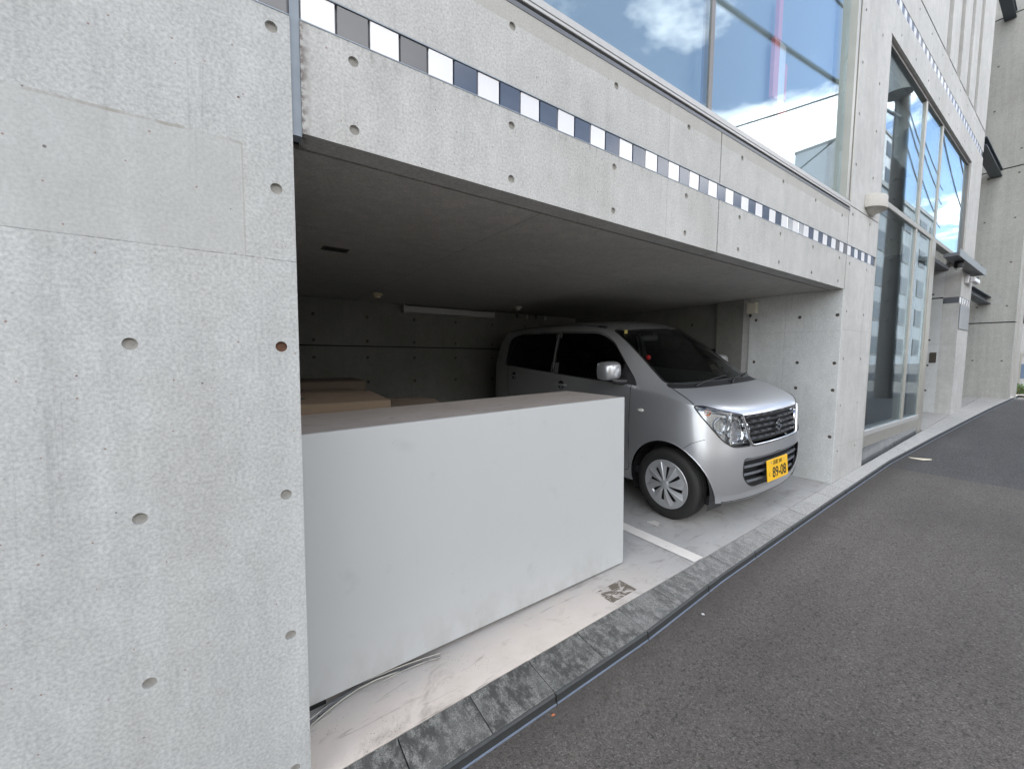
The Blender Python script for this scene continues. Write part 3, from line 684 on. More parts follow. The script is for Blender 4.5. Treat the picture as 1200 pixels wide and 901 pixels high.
# ------------------------------------------------------------------ fittings
wl = thing('wall_lamp', (5.27, 0, 2.95), 'half-round concrete-coloured wall lamp on the pillar by the upper window', 'wall lamp')
def halfround(cx, cz, r, h, prof):
    V = []; F = []; n = 14
    for (rr, z) in prof:
        for k in range(n+1):
            a = math.pi*k/n; V.append((cx+rr*r*math.cos(a), -.001-rr*r*.75*math.sin(a), cz+z*h))
    for i in range(len(prof)-1):
        for k in range(n): q = i*(n+1)+k; F.append((q, q+n+1, q+n+2, q+1))
    F.append(tuple(range((len(prof)-1)*(n+1), len(prof)*(n+1)))); F.append(tuple(range(n+1))[::-1])
    return V, F
v, f = halfround(5.27, 2.93, .17, .15, [(1, 0), (1, .75), (.97, .8)]); mk('lamp_shell', v, f, plain('lamp_shell_beige', (.40, .38, .34), .6), wl, True, 40)
v, f = halfround(5.27, 2.885, .16, .045, [(.35, 0), (.97, .98)]); mk('lamp_glass', v, f, plain('lamp_glass', (.5, .48, .42), .2), wl, True, 40)
# entrance fittings
o = boxo('sign_plate', 10.2, 11.06, -.014, -.001, 1.985, 2.40, plain('sign_plate_metal', (.25, .26, .28), .35, .6, nscale=3, var=.2), None, .003); tag(o, 'grey metal name plate on the entrance pillar under the tile band', 'sign')
o = boxo('intercom_plate', 10.185, 10.1965, .225, .31, 1.40, 1.58, plain('bronze_plate', (.10, .085, .07), .4, .6), None, .003); tag(o, 'small dark intercom plate on the side of the entrance pillar', 'intercom')
sl = thing('security_light', (10.62, 0, 2.85), 'white sensor light on the pillar under the canopy tip', 'light')
boxo('light_base', 10.45, 10.58, -.05, -.001, 2.78, 2.92, M_white, sl, .008); boxo('light_head', 10.5, 10.98, -.12, -.052, 2.80, 2.88, M_white, sl, .012); boxo('sensor', 10.86, 10.94, -.11, -.06, 2.882, 2.915, M_blackp, sl, .005)
sp = thing('canopy_spotlight', (9.2, -.09, 2.95), 'small round spotlight hanging under the entrance canopy', 'light')
MB().lathe([(0.001, 0), (.05, 0), (.055, -.03), (.045, -.09), (.001, -.10)], Matrix.Translation((9.2, -.09, 2.954)), 14).mk('spot_housing', M_blackp, sp, True, 40)
MB().lathe([(.001, 0), (.042, 0), (.042, -.012), (.001, -.014)], Matrix.Translation((9.2, -.09, 2.853)), 14).mk('spot_lens', M_sill, sp, True, 40)
# garage fittings
fx = thing('fluorescent_fitting', (2.43, 3.6, 2.05), 'long grey fluorescent lamp fitting, unlit, high on the back wall', 'lamp')
MB().prism([(1.77, 3.708, 1.995), (1.77, 3.60, 2.0), (1.77, 3.60, 2.075), (1.77, 3.708, 2.10)][::-1], (1.32, 0, 0)).mk('fitting_body', plain('fitting_grey', (.42, .42, .41), .5), fx)
boxo('fitting_endcap', 1.757, 1.7695, 3.597, 3.7, 1.992, 2.098, M_sill, fx); boxo('fitting_endcap', 3.0905, 3.103, 3.597, 3.7, 1.992, 2.098, M_sill, fx)
for (a, b), lab in (((1.25, 2.99), 'yellowed round smoke detector on the ceiling left of the lamp fitting'), ((3.09, 3.0), 'white round smoke detector on the ceiling above the car')):
    d = thing('smoke_detector', (a, b, 2.103), lab, 'smoke detector', 'detectors on the garage ceiling')
    MB().lathe([(.001, 0), (.055, 0), (.055, -.018), (.035, -.022), (.03, -.045), (.001, -.048)], Matrix.Translation((a, b, 2.1025)), 16).mk('detector_body', plain('detector_plastic', (.55, .48, .32) if a < 2 else (.55, .54, .5), .5), d, True, 40)
v_ = thing('ceiling_slot', (.52, 1.34, 2.1), 'dark rectangular slot vent in the garage ceiling', 'vent')
boxo('slot_frame', .45, .60, 1.30, 1.39, 2.0995, 2.1034, M_plugd, v_); boxo('slot_mouth', .462, .588, 1.312, 1.378, 2.098, 2.0994, M_black, v_)
jb = thing('junction_box', (4.67, .77, 2.0), 'cream junction box at the top of the return wall', 'junction box')
boxo('box_body', 4.635, 4.689, .735, .84, 1.935, 2.055, plain('cream_plastic', (.52, .49, .40), .5), jb, .006); boxo('box_lid', 4.628, 4.6345, .742, .833, 1.942, 2.048, plain('cream_lid', (.56, .53, .44), .45), jb, .003); boxo('cable', 4.66, 4.68, .80, .815, 1.90, 1.9345, M_blackp, jb)
o = boxo('yellow_tag', .1575, .1615, .70, .74, 2.02, 2.07, plain('yellow_tag', (.5, .32, .06), .6)); tag(o, 'tiny yellow tag on the garage side of the left wall', 'tag')
pi = thing('ceiling_pipes', (3.7, 3.6, 2.0), 'short run of small pipes under the ceiling behind the car', 'pipes')
for i in range(4): MB().tube([(3.55+.18*i, 3.66, 2.10), (3.55+.18*i, 3.66, 2.03)], .018, 8).mk('pipe', M_sill if i % 2 else M_dgrey, pi, True, 40)

# ------------------------------------------------------------------ white box, cartons, debris
yaw = R(-.2)
bx = thing('storage_box', (2.010, .272, gz(2.010)-.004), 'large white laminate box standing in the garage mouth beside the left wall', 'storage box', rot=(0, -(GS-.019), yaw))
def lbox(name, x0, x1, y0, y1, z0, z1, mat, par, bev=0): return MB().box(x0, x1, y0, y1, z0, z1, bev).mk(name, mat, par, local=True)
bw, bd, bhh = 1.85, .53, 1.083
lbox('front_panel', -bw, 0, 0, .018, .014, bhh, M_box, bx, .0015)
lbox('side_panel', -.018, -.0006, .0185, bd, .02, bhh-.018, M_box, bx, .001); lbox('side_panel', -bw+.0006, -bw+.018, .0185, bd, .02, bhh-.018, M_box, bx)
lbox('back_panel', -bw+.0185, -.0185, bd-.018, bd, .02, bhh-.018, M_box, bx); lbox('top_board', -bw, -.0005, .0185, bd+.002, bhh-.0175, bhh-.0005, M_boxtop, bx)
lbox('gap_shade_board', -bw+.02, -.06, .035, bd-.05, .001, .0195, M_black, bx); lbox('skid', -bw+.03, -bw+.09, .03, bd-.05, -.034, .0008, M_black, bx); lbox('skid', -1.1, -1.04, .12, bd-.05, -.018, .0008, M_black, bx)  # base coloured black to put shade into the gap under the box

def carton(name, label, loc, w, d, h, rotz, mat, flap=0.0, group='cartons behind the white box'):
    c = thing(name, loc, label, 'carton', group, rot=(0, 0, rotz)); t = .005
    lbox('side', 0, w, 0, t, 0, h, mat, c); lbox('side', 0, w, d-t, d, 0, h, mat, c); lbox('side', 0, t, t+.0003, d-t-.0003, 0, h, mat, c); lbox('side', w-t, w, t+.0003, d-t-.0003, 0, h, mat, c)
    lbox('bottom', t, w-t, t, d-t, 0, t, mat, c)
    def fl(P): m_ = MB().prism(P, (0, 0, .004)); m_.mk('flap', mat, c, local=True)
    g = .006+flap
    fl([(0, 0, h+.0005), (w, 0, h+.0005), (w, d/2-g, h+flap*.4), (w*.5, d/2-g*1.6, h+flap*.5), (0, d/2-g*.6, h+flap*.2)])
    fl([(0, d, h+.0005), (0, d/2+g, h+flap*.3), (w*.6, d/2+g*.8, h+flap*.15), (w, d/2+g*.4, h+flap*.2), (w, d, h+.0005)])
    return c
ZC = 1.137
c1 = carton('cardboard_carton', 'wide brown carton with loosely closed flaps, nearest behind the white box', (.17, .88, ZC-.42), .545, .93, .42+.055, R(1.0), M_card, .055)
lbox('tape_strip', .24, .30, .55, .565, .4815, .483, M_sill, c1); lbox('paper_label', .03, .13, .30, .42, .492, .4935, M_sill, c1)
for (a_, b_, w_) in ((.02, .30, .020), (.33, .62, .012)):
    MB().prism([(a_, .20, .4885), (a_+.09, .20-w_, .4885), (b_-.04, .225, .4885), (b_, .245, .4885), (a_+.12, .235, .4885)], (0, 0, .0012)).mk('torn_slot_shade', M_black, c1, local=True)  # black slivers painting the dark inside of the tears
c2 = carton('cardboard_carton', 'brown carton with a torn open flap right of the wide carton', (.735, 1.0, .72), .34, .5, .42, R(-6), M_cardd, .05)
c3 = carton('cardboard_carton', 'flattish dark brown carton behind the wide carton against the left wall', (.165, 1.86, .76), .66, .5, .485, R(0), M_cardd, .01)
for (a, b, w, d, z1, lab) in ((.17, .87, .58, .64, ZC-.421, 'hidden lower carton under the wide carton'), ):
    pass
# pallets/crates under the cartons so that they rest on something
def under(name, label, x0, x1, y0, y1, z1):
    c = thing(name, ((x0+x1)/2, (y0+y1)/2, gz(x0)), label, 'carton', 'cartons behind the white box'); boxo('side', x0, x1, y0, y1, gz(x1)+.001, z1-.001, M_cardd, c, .004); boxo('tape', x0+.01, x1-.01, (y0+y1)/2-.025, (y0+y1)/2+.025, z1-.0009, z1-.0003, M_card, c)
under('lower_carton', 'lower carton carrying the wide brown carton', .175, .71, .90, 1.78, ZC-.42)
under('lower_carton', 'lower carton carrying the torn open carton', .76, 1.12, .99, 1.46, .72)
under('lower_carton', 'lower carton carrying the flattish dark carton', .175, .81, 1.88, 2.3, .76)
# bent metal strips sticking out below the box
M_strip = plain('bent_alloy_strip', (.30, .29, .26), .45, .5, nscale=25, var=.3)
db = thing('metal_strip_bundle', (.45, .3, gz(.45)), 'bundle of bent metal trim strips lying under the left end of the white box', 'metal strips')
for k, (dy_, dz_, w) in enumerate(((0, .004, .006), (.012, .010, .005), (.022, .016, .006), (-.012, .004, .004))):
    pts = []
    for i in range(9):
        t = i/8; xx = .165+t*.56
        pts.append((xx, .225+.095*math.sin(t*2.6)*(1-.35*t)+dy_*(1-abs(2*t-1)*.6)-.012*t, gz(xx)+dz_+.010*math.sin(t*5+k)))
    MB().tube(pts, w*.7, 6).mk('strip', M_strip if k != 1 else M_dgrey, db, True, 50)
for xx, yy in ((.20, .262), (.235, .285)):
    MB().tube([(xx, yy, gz(xx)+.005), (xx+.012, yy+.005, gz(xx)+.008), (xx+.02, yy-.006, gz(xx)+.004)], .003, 5).mk('dead_leaf_scrap', M_cardd, db)
# scraps on the road
def scrap(name, label, x, y, pts, mat):
    o = mk(name, [(x+a, y+b, roadz(x+a)+.004+c) for a, b, c in pts]+[(x+a, y+b, roadz(x+a)+.0025+c) for a, b, c in pts], [tuple(range(len(pts))), tuple(range(2*len(pts)-1, len(pts)-1, -1))]+[(i, i+len(pts), (i+1) % len(pts)+len(pts), (i+1) % len(pts)) for i in range(len(pts))], mat); tag(o, label, 'litter'); return o
scrap('paper_scrap', 'pale folded paper scrap on the road by the glass front', 6.56, -.27, [(0, .09, .004), (.06, .0, 0), (.07, -.09, .008), (.05, -.10, .004), (-.02, -.04, 0), (-.03, .06, .004)], plain('paper', (.62, .55, .42), .8))
scrap('dead_leaf', 'small orange dead leaf beside the kerb trim', .99, -.235, [(0, .006, .002), (.008, .002, .004), (.010, -.005, .002), (.002, -.006, .003), (-.006, 0, .001)], plain('dead_leaf_orange', (.40, .13, .05), .8))
scrap('white_pebble', 'tiny white chip on the asphalt by the kerb', 2.02, -.26, [(0, .008, .003), (.01, .0, .004), (.004, -.01, .003), (-.008, -.002, .004)], M_white)

# ------------------------------------------------------------------ the car (local: x = -lateral right, y = -forward, z up)
def paint():
    k = NT('silver_car_paint'); fl = k.noise(3, 3); col = k.mix(fl, (.50, .51, .525), (.53, .54, .555))
    k.base(col, .33, .70); k.b.inputs['Coat Weight'].default_value = .5; k.b.inputs['Coat Roughness'].default_value = .05; return k.m
M_paint = paint()
M_trim = plain('car_interior_grey', (.025, .025, .027), .8); M_dash = plain('dashboard_grey', (.16, .165, .165), .65); M_seat = plain('seat_fabric', (.07, .07, .072), .9)
M_gap = plain('panel_gap', (.015, .015, .016), .6); M_slat = plain('grille_grey', (.13, .137, .15), .35, .3); M_cover = plain('wheel_cover_silver', (.52, .53, .54), .42, .6, var=.05)
M_reflect = plain('lamp_reflector', (.85, .86, .88), .10, 1.0, var=.03); M_amber = plain('amber_bulb', (.55, .16, .03), .25)
CAR = thing('parked_car', (3.525, .493, .029+GS*3.525), 'silver boxy hatchback parked nose-out in the garage, yellow number plate', 'car', rot=(0, -GS, R(-1.5)))
def cp(s, l, h): return Vector((-l, -s, h))
rows = {
 'C0': [(.440, 0, .195), (.488, 0, .30), (.503, 0, .54), (.492, 0, .635), (.480, 0, .852)],
 'C1': [(.432, .22, .195), (.481, .22, .30), (.496, .22, .54), (.485, .22, .635), (.472, .22, .854)],
 'C2': [(.405, .43, .197), (.455, .44, .30), (.470, .44, .54), (.460, .43, .64), (.446, .43, .864)],
 'C3': [(.350, .61, .20), (.390, .63, .30), (.400, .635, .54), (.388, .62, .65), (.368, .60, .892)],
 'C4': [(.262, .715, .205), (.272, .738, .30), (.272, .738, .54), (.255, .722, .68), (.212, .698, .938)],
 'C5a': [(.11, .728, .21), (.11, .745, .31), (.11, .745, .53), (.10, .735, .72), (.08, .708, .985)],
 'C5': [(-.04, .70, .215), (-.04, .73, .33), (-.04, .740, .54), (-.05, .735, .76), (-.08, .712, 1.02)],
 'C6': [(-.34, .70, .22), (-.34, .728, .33), (-.34, .740, .56), (-.34, .742, .82), (-.34, .730, 1.045)],
 'C7': [(-.95, .70, .22), (-.95, .728, .33), (-.95, .742, .56), (-.95, .748, .84), (-.95, .738, 1.085)],
 'C8': [(-1.5, .70, .22), (-1.5, .728, .33), (-1.5, .742, .56), (-1.5, .748, .86), (-1.5, .738, 1.125)],
 'C9': [(-2.1, .70, .22), (-2.1, .726, .33), (-2.1, .740, .56), (-2.1, .744, .88), (-2.1, .732, 1.165)],
 'C10': [(-2.58, .67, .23), (-2.58, .70, .33), (-2.60, .716, .56), (-2.60, .718, .88), (-2.57, .706, 1.19)],
 'C11': [(-2.76, .59, .24), (-2.78, .62, .33), (-2.80, .64, .56), (-2.80, .645, .88), (-2.76, .635, 1.20)],
 'C12': [(-2.81, .50, .24), (-2.83, .51, .33), (-2.85, .52, .56), (-2.85, .52, .88), (-2.80, .51, 1.20)],
 'C13': [(-2.83, .40, .24), (-2.85, .41, .33), (-2.87, .42, .56), (-2.87, .42, .88), (-2.81, .41, 1.20)],
 'C14': [(-2.835, .22, .24), (-2.855, .22, .33), (-2.875, .22, .56), (-2.875, .22, .88), (-2.82, .22, 1.20)],
 'C15': [(-2.84, 0, .24), (-2.86, 0, .33), (-2.88, 0, .56), (-2.88, 0, .88), (-2.82, 0, 1.20)]}
hood1 = [(.430, 0, .912), (.422, .22, .914), (.392, .42, .924), (.315, .575, .945)]
hood2 = [(.21, 0, 1.012), (.205, .22, 1.013), (.175, .42, 1.017), (.125, .58, 1.022)]
cowl = [(.075, 0, 1.058), (.065, .22, 1.058), (.035, .42, 1.06), (-.02, .595, 1.065)]
gm = {'W0': (-.33, 0, 1.34), 'W1': (-.335, .21, 1.338), 'W2': (-.355, .40, 1.332), 'W3': (-.40, .565, 1.32), 'C6': (-.475, .668, 1.31), 'C7': (-.97, .688, 1.355), 'C8': (-1.5, .69, 1.385), 'C9': (-2.1, .684, 1.40), 'C10': (-2.54, .668, 1.40), 'C11': (-2.71, .60, 1.40), 'C12': (-2.75, .495, 1.40), 'C13': (-2.76, .40, 1.40), 'C14': (-2.77, .21, 1.40), 'C15': (-2.775, 0, 1.40)}
gt = {'W0': (-.70, 0, 1.590), 'W1': (-.705, .20, 1.588), 'W2': (-.72, .38, 1.580), 'W3': (-.745, .505, 1.566), 'C6': (-.80, .600, 1.548), 'C7': (-1.02, .622, 1.575), 'C8': (-1.5, .628, 1.598), 'C9': (-2.1, .622, 1.60), 'C10': (-2.48, .605, 1.59), 'C11': (-2.62, .545, 1.58), 'C12': (-2.655, .46, 1.585), 'C13': (-2.665, .38, 1.59), 'C14': (-2.67, .20, 1.595), 'C15': (-2.675, 0, 1.597)}
roof = [[(-1.0, 0, 1.648), (-1.0, .21, 1.645), (-1.0, .39, 1.634), (-1.0, .53, 1.613)], [(-1.5, 0, 1.668), (-1.5, .21, 1.665), (-1.5, .39, 1.654), (-1.5, .53, 1.632)],
        [(-2.1, 0, 1.664), (-2.1, .21, 1.661), (-2.1, .39, 1.650), (-2.1, .53, 1.630)], [(-2.46, 0, 1.642), (-2.46, .21, 1.639), (-2.46, .38, 1.628), (-2.46, .51, 1.612)]]
for _k, _r in rows.items():          # support row just below the top edge keeps the shoulder crisp
    a_, b_ = _r[3], _r[4]; w_ = .90
    _r.insert(4, (a_[0]+(b_[0]-a_[0])*(w_ if _k not in ('C0', 'C1', 'C2', 'C3') else .75), a_[1]+(b_[1]-a_[1])*w_, a_[2]+(b_[2]-a_[2])*w_))
def build_shell():
    V = []; F = []; idx = {}
    def vi(p):
        k = (round(p[0], 5), round(p[1], 5), round(p[2], 5))
        if k not in idx: idx[k] = len(V); V.append(p)
        return idx[k]
    order = ['C0', 'C1', 'C2', 'C3', 'C4', 'C5a', 'C5', 'C6', 'C7', 'C8', 'C9', 'C10', 'C11', 'C12', 'C13', 'C14', 'C15']
    Q = []
    for a, b in zip(order, order[1:]):
        for j in range(5): Q.append((rows[a][j], rows[b][j], rows[b][j+1], rows[a][j+1]))
    h0 = [rows[c][5] for c in ('C0', 'C1', 'C2', 'C3', 'C4')]; h1 = hood1+[rows['C5a'][5]]; h2 = hood2+[rows['C5'][5]]; h3 = cowl+[rows['C6'][5]]
    for A, Bq in ((h0, h1), (h1, h2), (h2, h3)):
        for j in range(4): Q.append((A[j], A[j+1], Bq[j+1], Bq[j]))
    g = ['W0', 'W1', 'W2', 'W3', 'C6', 'C7', 'C8', 'C9', 'C10', 'C11', 'C12', 'C13', 'C14', 'C15']
    base = cowl+[rows[c][5] for c in g[4:]]
    for i in range(len(g)-1):
        Q.append((base[i], base[i+1], gm[g[i+1]], gm[g[i]])); Q.append((gm[g[i]], gm[g[i+1]], gt[g[i+1]], gt[g[i]]))
    rr = [[gt[c] for c in ('W0', 'W1', 'W2', 'W3', 'C6')]]+[r+[gt[c]] for r, c in zip(roof, ('C7', 'C8', 'C9', 'C10'))]+[[gt[c] for c in ('C15', 'C14', 'C13', 'C12', 'C11')]]
    for A, Bq in zip(rr, rr[1:]):
        for j in range(4): Q.append((A[j], A[j+1], Bq[j+1], Bq[j]))
    for q in Q:
        F.append([vi(p) for p in q])
        F.append([vi((p[0], -p[1], p[2])) for p in q][::-1])
    me = bpy.data.meshes.new('tmp'); me.from_pydata([cp(*p) for p in V], [], F); me.update()
    o = bpy.data.objects.new('tmp', me); COL.objects.link(o)
    m = o.modifiers.new('s', 'SUBSURF'); m.levels = 3; m.render_levels = 3
    dg = bpy.context.evaluated_depsgraph_get(); dg.update(); ev = o.evaluated_get(dg); em = ev.to_mesh()
    P = [[(-em.vertices[i].co.y, -em.vertices[i].co.x, em.vertices[i].co.z) for i in p.vertices] for p in em.polygons]
    ev.to_mesh_clear(); bpy.data.objects.remove(o); bpy.data.meshes.remove(me)
    return P
shell = build_shell()          # polygons in (s, l, h)
def nrm(p):
    a, b, c = (Vector(p[0]), Vector(p[1]), Vector(p[2])); 
    n = (Vector(p[2])-Vector(p[0])).cross(Vector(p[-1])-Vector(p[1])); return n.normalized() if n.length else n
def cen(p): return tuple(sum(q[i] for q in p)/len(p) for i in range(3))
def clip_half(poly, fn):
    """split polygon by fn>=0 -> (in, out)"""
    d = [fn(p) for p in poly]
    if all(x >= 0 for x in d): return poly, None
    if all(x <= 0 for x in d): return None, poly
    I = []; O = []; n = len(poly)
    for i in range(n):
        a, b = poly[i], poly[(i+1) % n]; da, db = d[i], d[(i+1) % n]
        if da >= 0: I.append(a)
        if da <= 0: O.append(a)
        if da*db < 0:
            # order-independent interpolation keeps shared edges identical
            if a < b: t = da/(da-db); q = tuple(a[k]+(b[k]-a[k])*t for k in range(3))
            else: t = db/(db-da); q = tuple(b[k]+(a[k]-b[k])*t for k in range(3))
            I.append(q); O.append(q)
    return (I if len(I) > 2 else None), (O if len(O) > 2 else None)
def cut(polys, poly2, proj, pred):
    """poly2: convex polygon in projected coords -> (inside pieces, rest)"""
    A = sum(poly2[i][0]*poly2[(i+1) % len(poly2)][1]-poly2[(i+1) % len(poly2)][0]*poly2[i][1] for i in range(len(poly2)))
    P2 = poly2 if A > 0 else poly2[::-1]
    lo = [min(p[k] for p in P2) for k in (0, 1)]; hi = [max(p[k] for p in P2) for k in (0, 1)]
    edges = [(P2[i], P2[(i+1) % len(P2)]) for i in range(len(P2))]
    ins, rest = [], []
    for p in polys:
        if not pred(p): rest.append(p); continue
        u = [proj(q) for q in p]
        if max(q[0] for q in u) <= lo[0] or min(q[0] for q in u) >= hi[0] or max(q[1] for q in u) <= lo[1] or min(q[1] for q in u) >= hi[1]: rest.append(p); continue
        cur = p
        for (a, b) in edges:
            def fn(q, a=a, b=b):
                x, y = proj(q); return (b[0]-a[0])*(y-a[1])-(b[1]-a[1])*(x-a[0])
            cur, o = clip_half(cur, fn)
            if o: rest.append(o)
            if cur is None: break
        if cur: ins.append(cur)
    return ins, rest
def rpoly(pts, r=.03, n=5):
    out = []; m = len(pts)
    for i in range(m):
        p = Vector(pts[i]); a = (Vector(pts[i-1])-p); b = (Vector(pts[(i+1) % m])-p)
        rr = r[i] if isinstance(r, (list, tuple)) else r
        t = min(rr, a.length*.45, b.length*.45); a.normalize(); b.normalize()
        if t < 1e-5: out.append(tuple(p)); continue
        for k in range(n+1):
            w = k/n; q = (p+a*t)*(1-w)**2+p*2*w*(1-w)+(p+b*t)*w*w; out.append((q.x, q.y))
    return out
def emit(name, polys, mat, off=0.0, smooth=True, sharp=38, parent=None, solid=0.0):
    idx = {}; V = []; F = []
    for p in polys:
        f = []
        for q in p:
            k = (round(q[0], 4), round(q[1], 4), round(q[2], 4))
            if k not in idx: idx[k] = len(V); V.append(Vector(q))
            if not f or f[-1] != idx[k]: f.append(idx[k])
        if len(f) > 1 and f[0] == f[-1]: f.pop()
        if len(set(f)) > 2 and len(set(f)) == len(f): F.append(f)
    if off or solid:
        NV = [Vector((0, 0, 0)) for _ in V]
        for f in F:
            n = Vector((0, 0, 0))
            for i in range(len(f)): n += V[f[i]].cross(V[f[(i+1) % len(f)]])
            for i in f: NV[i] += n
        for n_ in NV:
            if n_.length: n_.normalize()
        V = [v+n_*off for v, n_ in zip(V, NV)]
    vv = [cp(*v) for v in V]; F = [f[::-1] for f in F]      # the (s,l,h) frame is left-handed
    o = mk(name, vv, F, mat, parent or CAR, smooth, sharp, local=True)
    return o
side = lambda q: (q[0], q[2]); front = lambda q: (q[1], q[2]); topv = lambda q: (q[0], q[1])
# check winding: the outward normal on the right side must point to +l
tst = max(shell, key=lambda p: cen(p)[1] if abs(cen(p)[2]-.8) < .1 else -9)
def newell(p):
    n = Vector((0, 0, 0))
    for i in range(len(p)): n += Vector(p[i]).cross(Vector(p[(i+1) % len(p)]))
    return n
if newell(tst).y < 0: shell = [p[::-1] for p in shell]
bvh_v = []; bvh_f = []
for p in shell: b = len(bvh_v); bvh_v += [Vector(q) for q in p]; bvh_f.append(tuple(range(b, b+len(p))))
BVH = BVHTree.FromPolygons(bvh_v, bvh_f)
def hit_side(s, h, sg): r = BVH.ray_cast(Vector((s, sg*2, h)), Vector((0, -sg, 0))); return r[0]
def hit_front(l, h): r = BVH.ray_cast(Vector((3, l, h)), Vector((-1, 0, 0))); return r[0]
def hit_top(s, l): r = BVH.ray_cast(Vector((s, l, 4)), Vector((0, 0, -1))); return r[0]
def hit_diag(p, h, sg):      # p = l - s coordinate
    d = Vector((-1, -sg, 0)).normalized(); m = Vector((-p/2, sg*p/2, h)); r = BVH.ray_cast(m-d*3, d); return r[0]
def seam(pts, r=.0032, name='panel_seam', mat=None, parent=None, closed=False):
    pts = [p for p in pts if p is not None]
    if len(pts) < 2: return
    if closed: pts = pts+[pts[0]]
    MB().tube([cp(*p) for p in pts], r, 5).mk(name, mat or M_gap, parent or CAR, True, None, local=True)
def dens(pts, n=6, closed=False):
    o = []; m = len(pts)
    for i in range(m if closed else m-1):
        a, b = pts[i], pts[(i+1) % m]
        for k in range(n): o.append((a[0]+(b[0]-a[0])*k/n, a[1]+(b[1]-a[1])*k/n))
    if not closed: o.append(pts[-1])
    return o
body = shell
liner = [p for p in shell if cen(p)[2] > .75 and cen(p)[0] < -.1]
glassparts = []
# wheel arches
for s0 in (0.0, -2.425):
    c = [(s0+.352*math.cos(2*math.pi*i/48), .285+.352*math.sin(2*math.pi*i/48)) for i in range(48)]
    _, body = cut(body, c, side, lambda p: abs(cen(p)[1]) > .5)
# windscreen
WS = rpoly([(-.605, 1.072), (.605, 1.072), (.505, 1.538), (-.505, 1.538)], .03)
ws, body = cut(body, WS, front, lambda p: cen(p)[0] > -.9 and newell(p).x > 0 and cen(p)[2] > .98); _, liner = cut(liner, WS, front, lambda p: cen(p)[0] > -.9 and newell(p).x > 0)
CW = rpoly([(-.625, 1.040), (.625, 1.040), (.612, 1.0715), (-.612, 1.0715)], .012)
cowlp, body = cut(body, CW, front, lambda p: -.15 < cen(p)[0] < .2 and newell(p).x > 0 and cen(p)[2] > .98)
# side windows
FW = rpoly([(-.30, 1.052), (-.335, 1.105), (-.62, 1.415), (-.80, 1.508), (-1.36, 1.535), (-1.37, 1.118)], [.01, .03, .2, .12, .02, .02])
RW = rpoly([(-1.40, 1.122), (-1.40, 1.537), (-2.16, 1.545), (-2.33, 1.50), (-2.36, 1.185)], [.02, .02, .08, .1, .05])
for sg in (1, -1):
    pr = lambda p, sg=sg: cen(p)[1]*sg > .4 and newell(p).y*sg > 0 and cen(p)[2] > 1.0
    a, body = cut(body, FW, side, pr); b, body = cut(body, RW, side, pr)
    _, liner = cut(liner, FW, side, pr); _, liner = cut(liner, RW, side, pr)
    emit('side_window', a, M_tint, -.006); emit('side_window', b, M_tint, -.006)
    for Wd in (FW, RW): seam([hit_side(x, y, sg) for x, y in dens(Wd, 2, True)], .006, 'window_rubber', M_blackp, closed=True)
    # black B pillar foil with a silver-grey sash
    sashes = [(-1.368, 1.12), (-1.402, 1.12), (-1.402, 1.53), (-1.368, 1.53)]
# rear window
RGW = rpoly([(-.50, 1.15), (.50, 1.15), (.44, 1.52), (-.44, 1.52)], .05)
rg, body = cut(body, RGW, front, lambda p: cen(p)[0] < -2.3 and newell(p).x < 0); emit('rear_window', rg, M_tint, -.006)
_, liner = cut(liner, RGW, front, lambda p: cen(p)[0] < -2.3 and newell(p).x < 0)
wso = emit('windscreen', ws, M_carglass, -.004)
emit('cowl_panel', cowlp, M_blackp, -.004)
seam([hit_front(x, y) for x, y in dens(WS, 3, True)], .007, 'windscreen_rubber', M_blackp, closed=True)
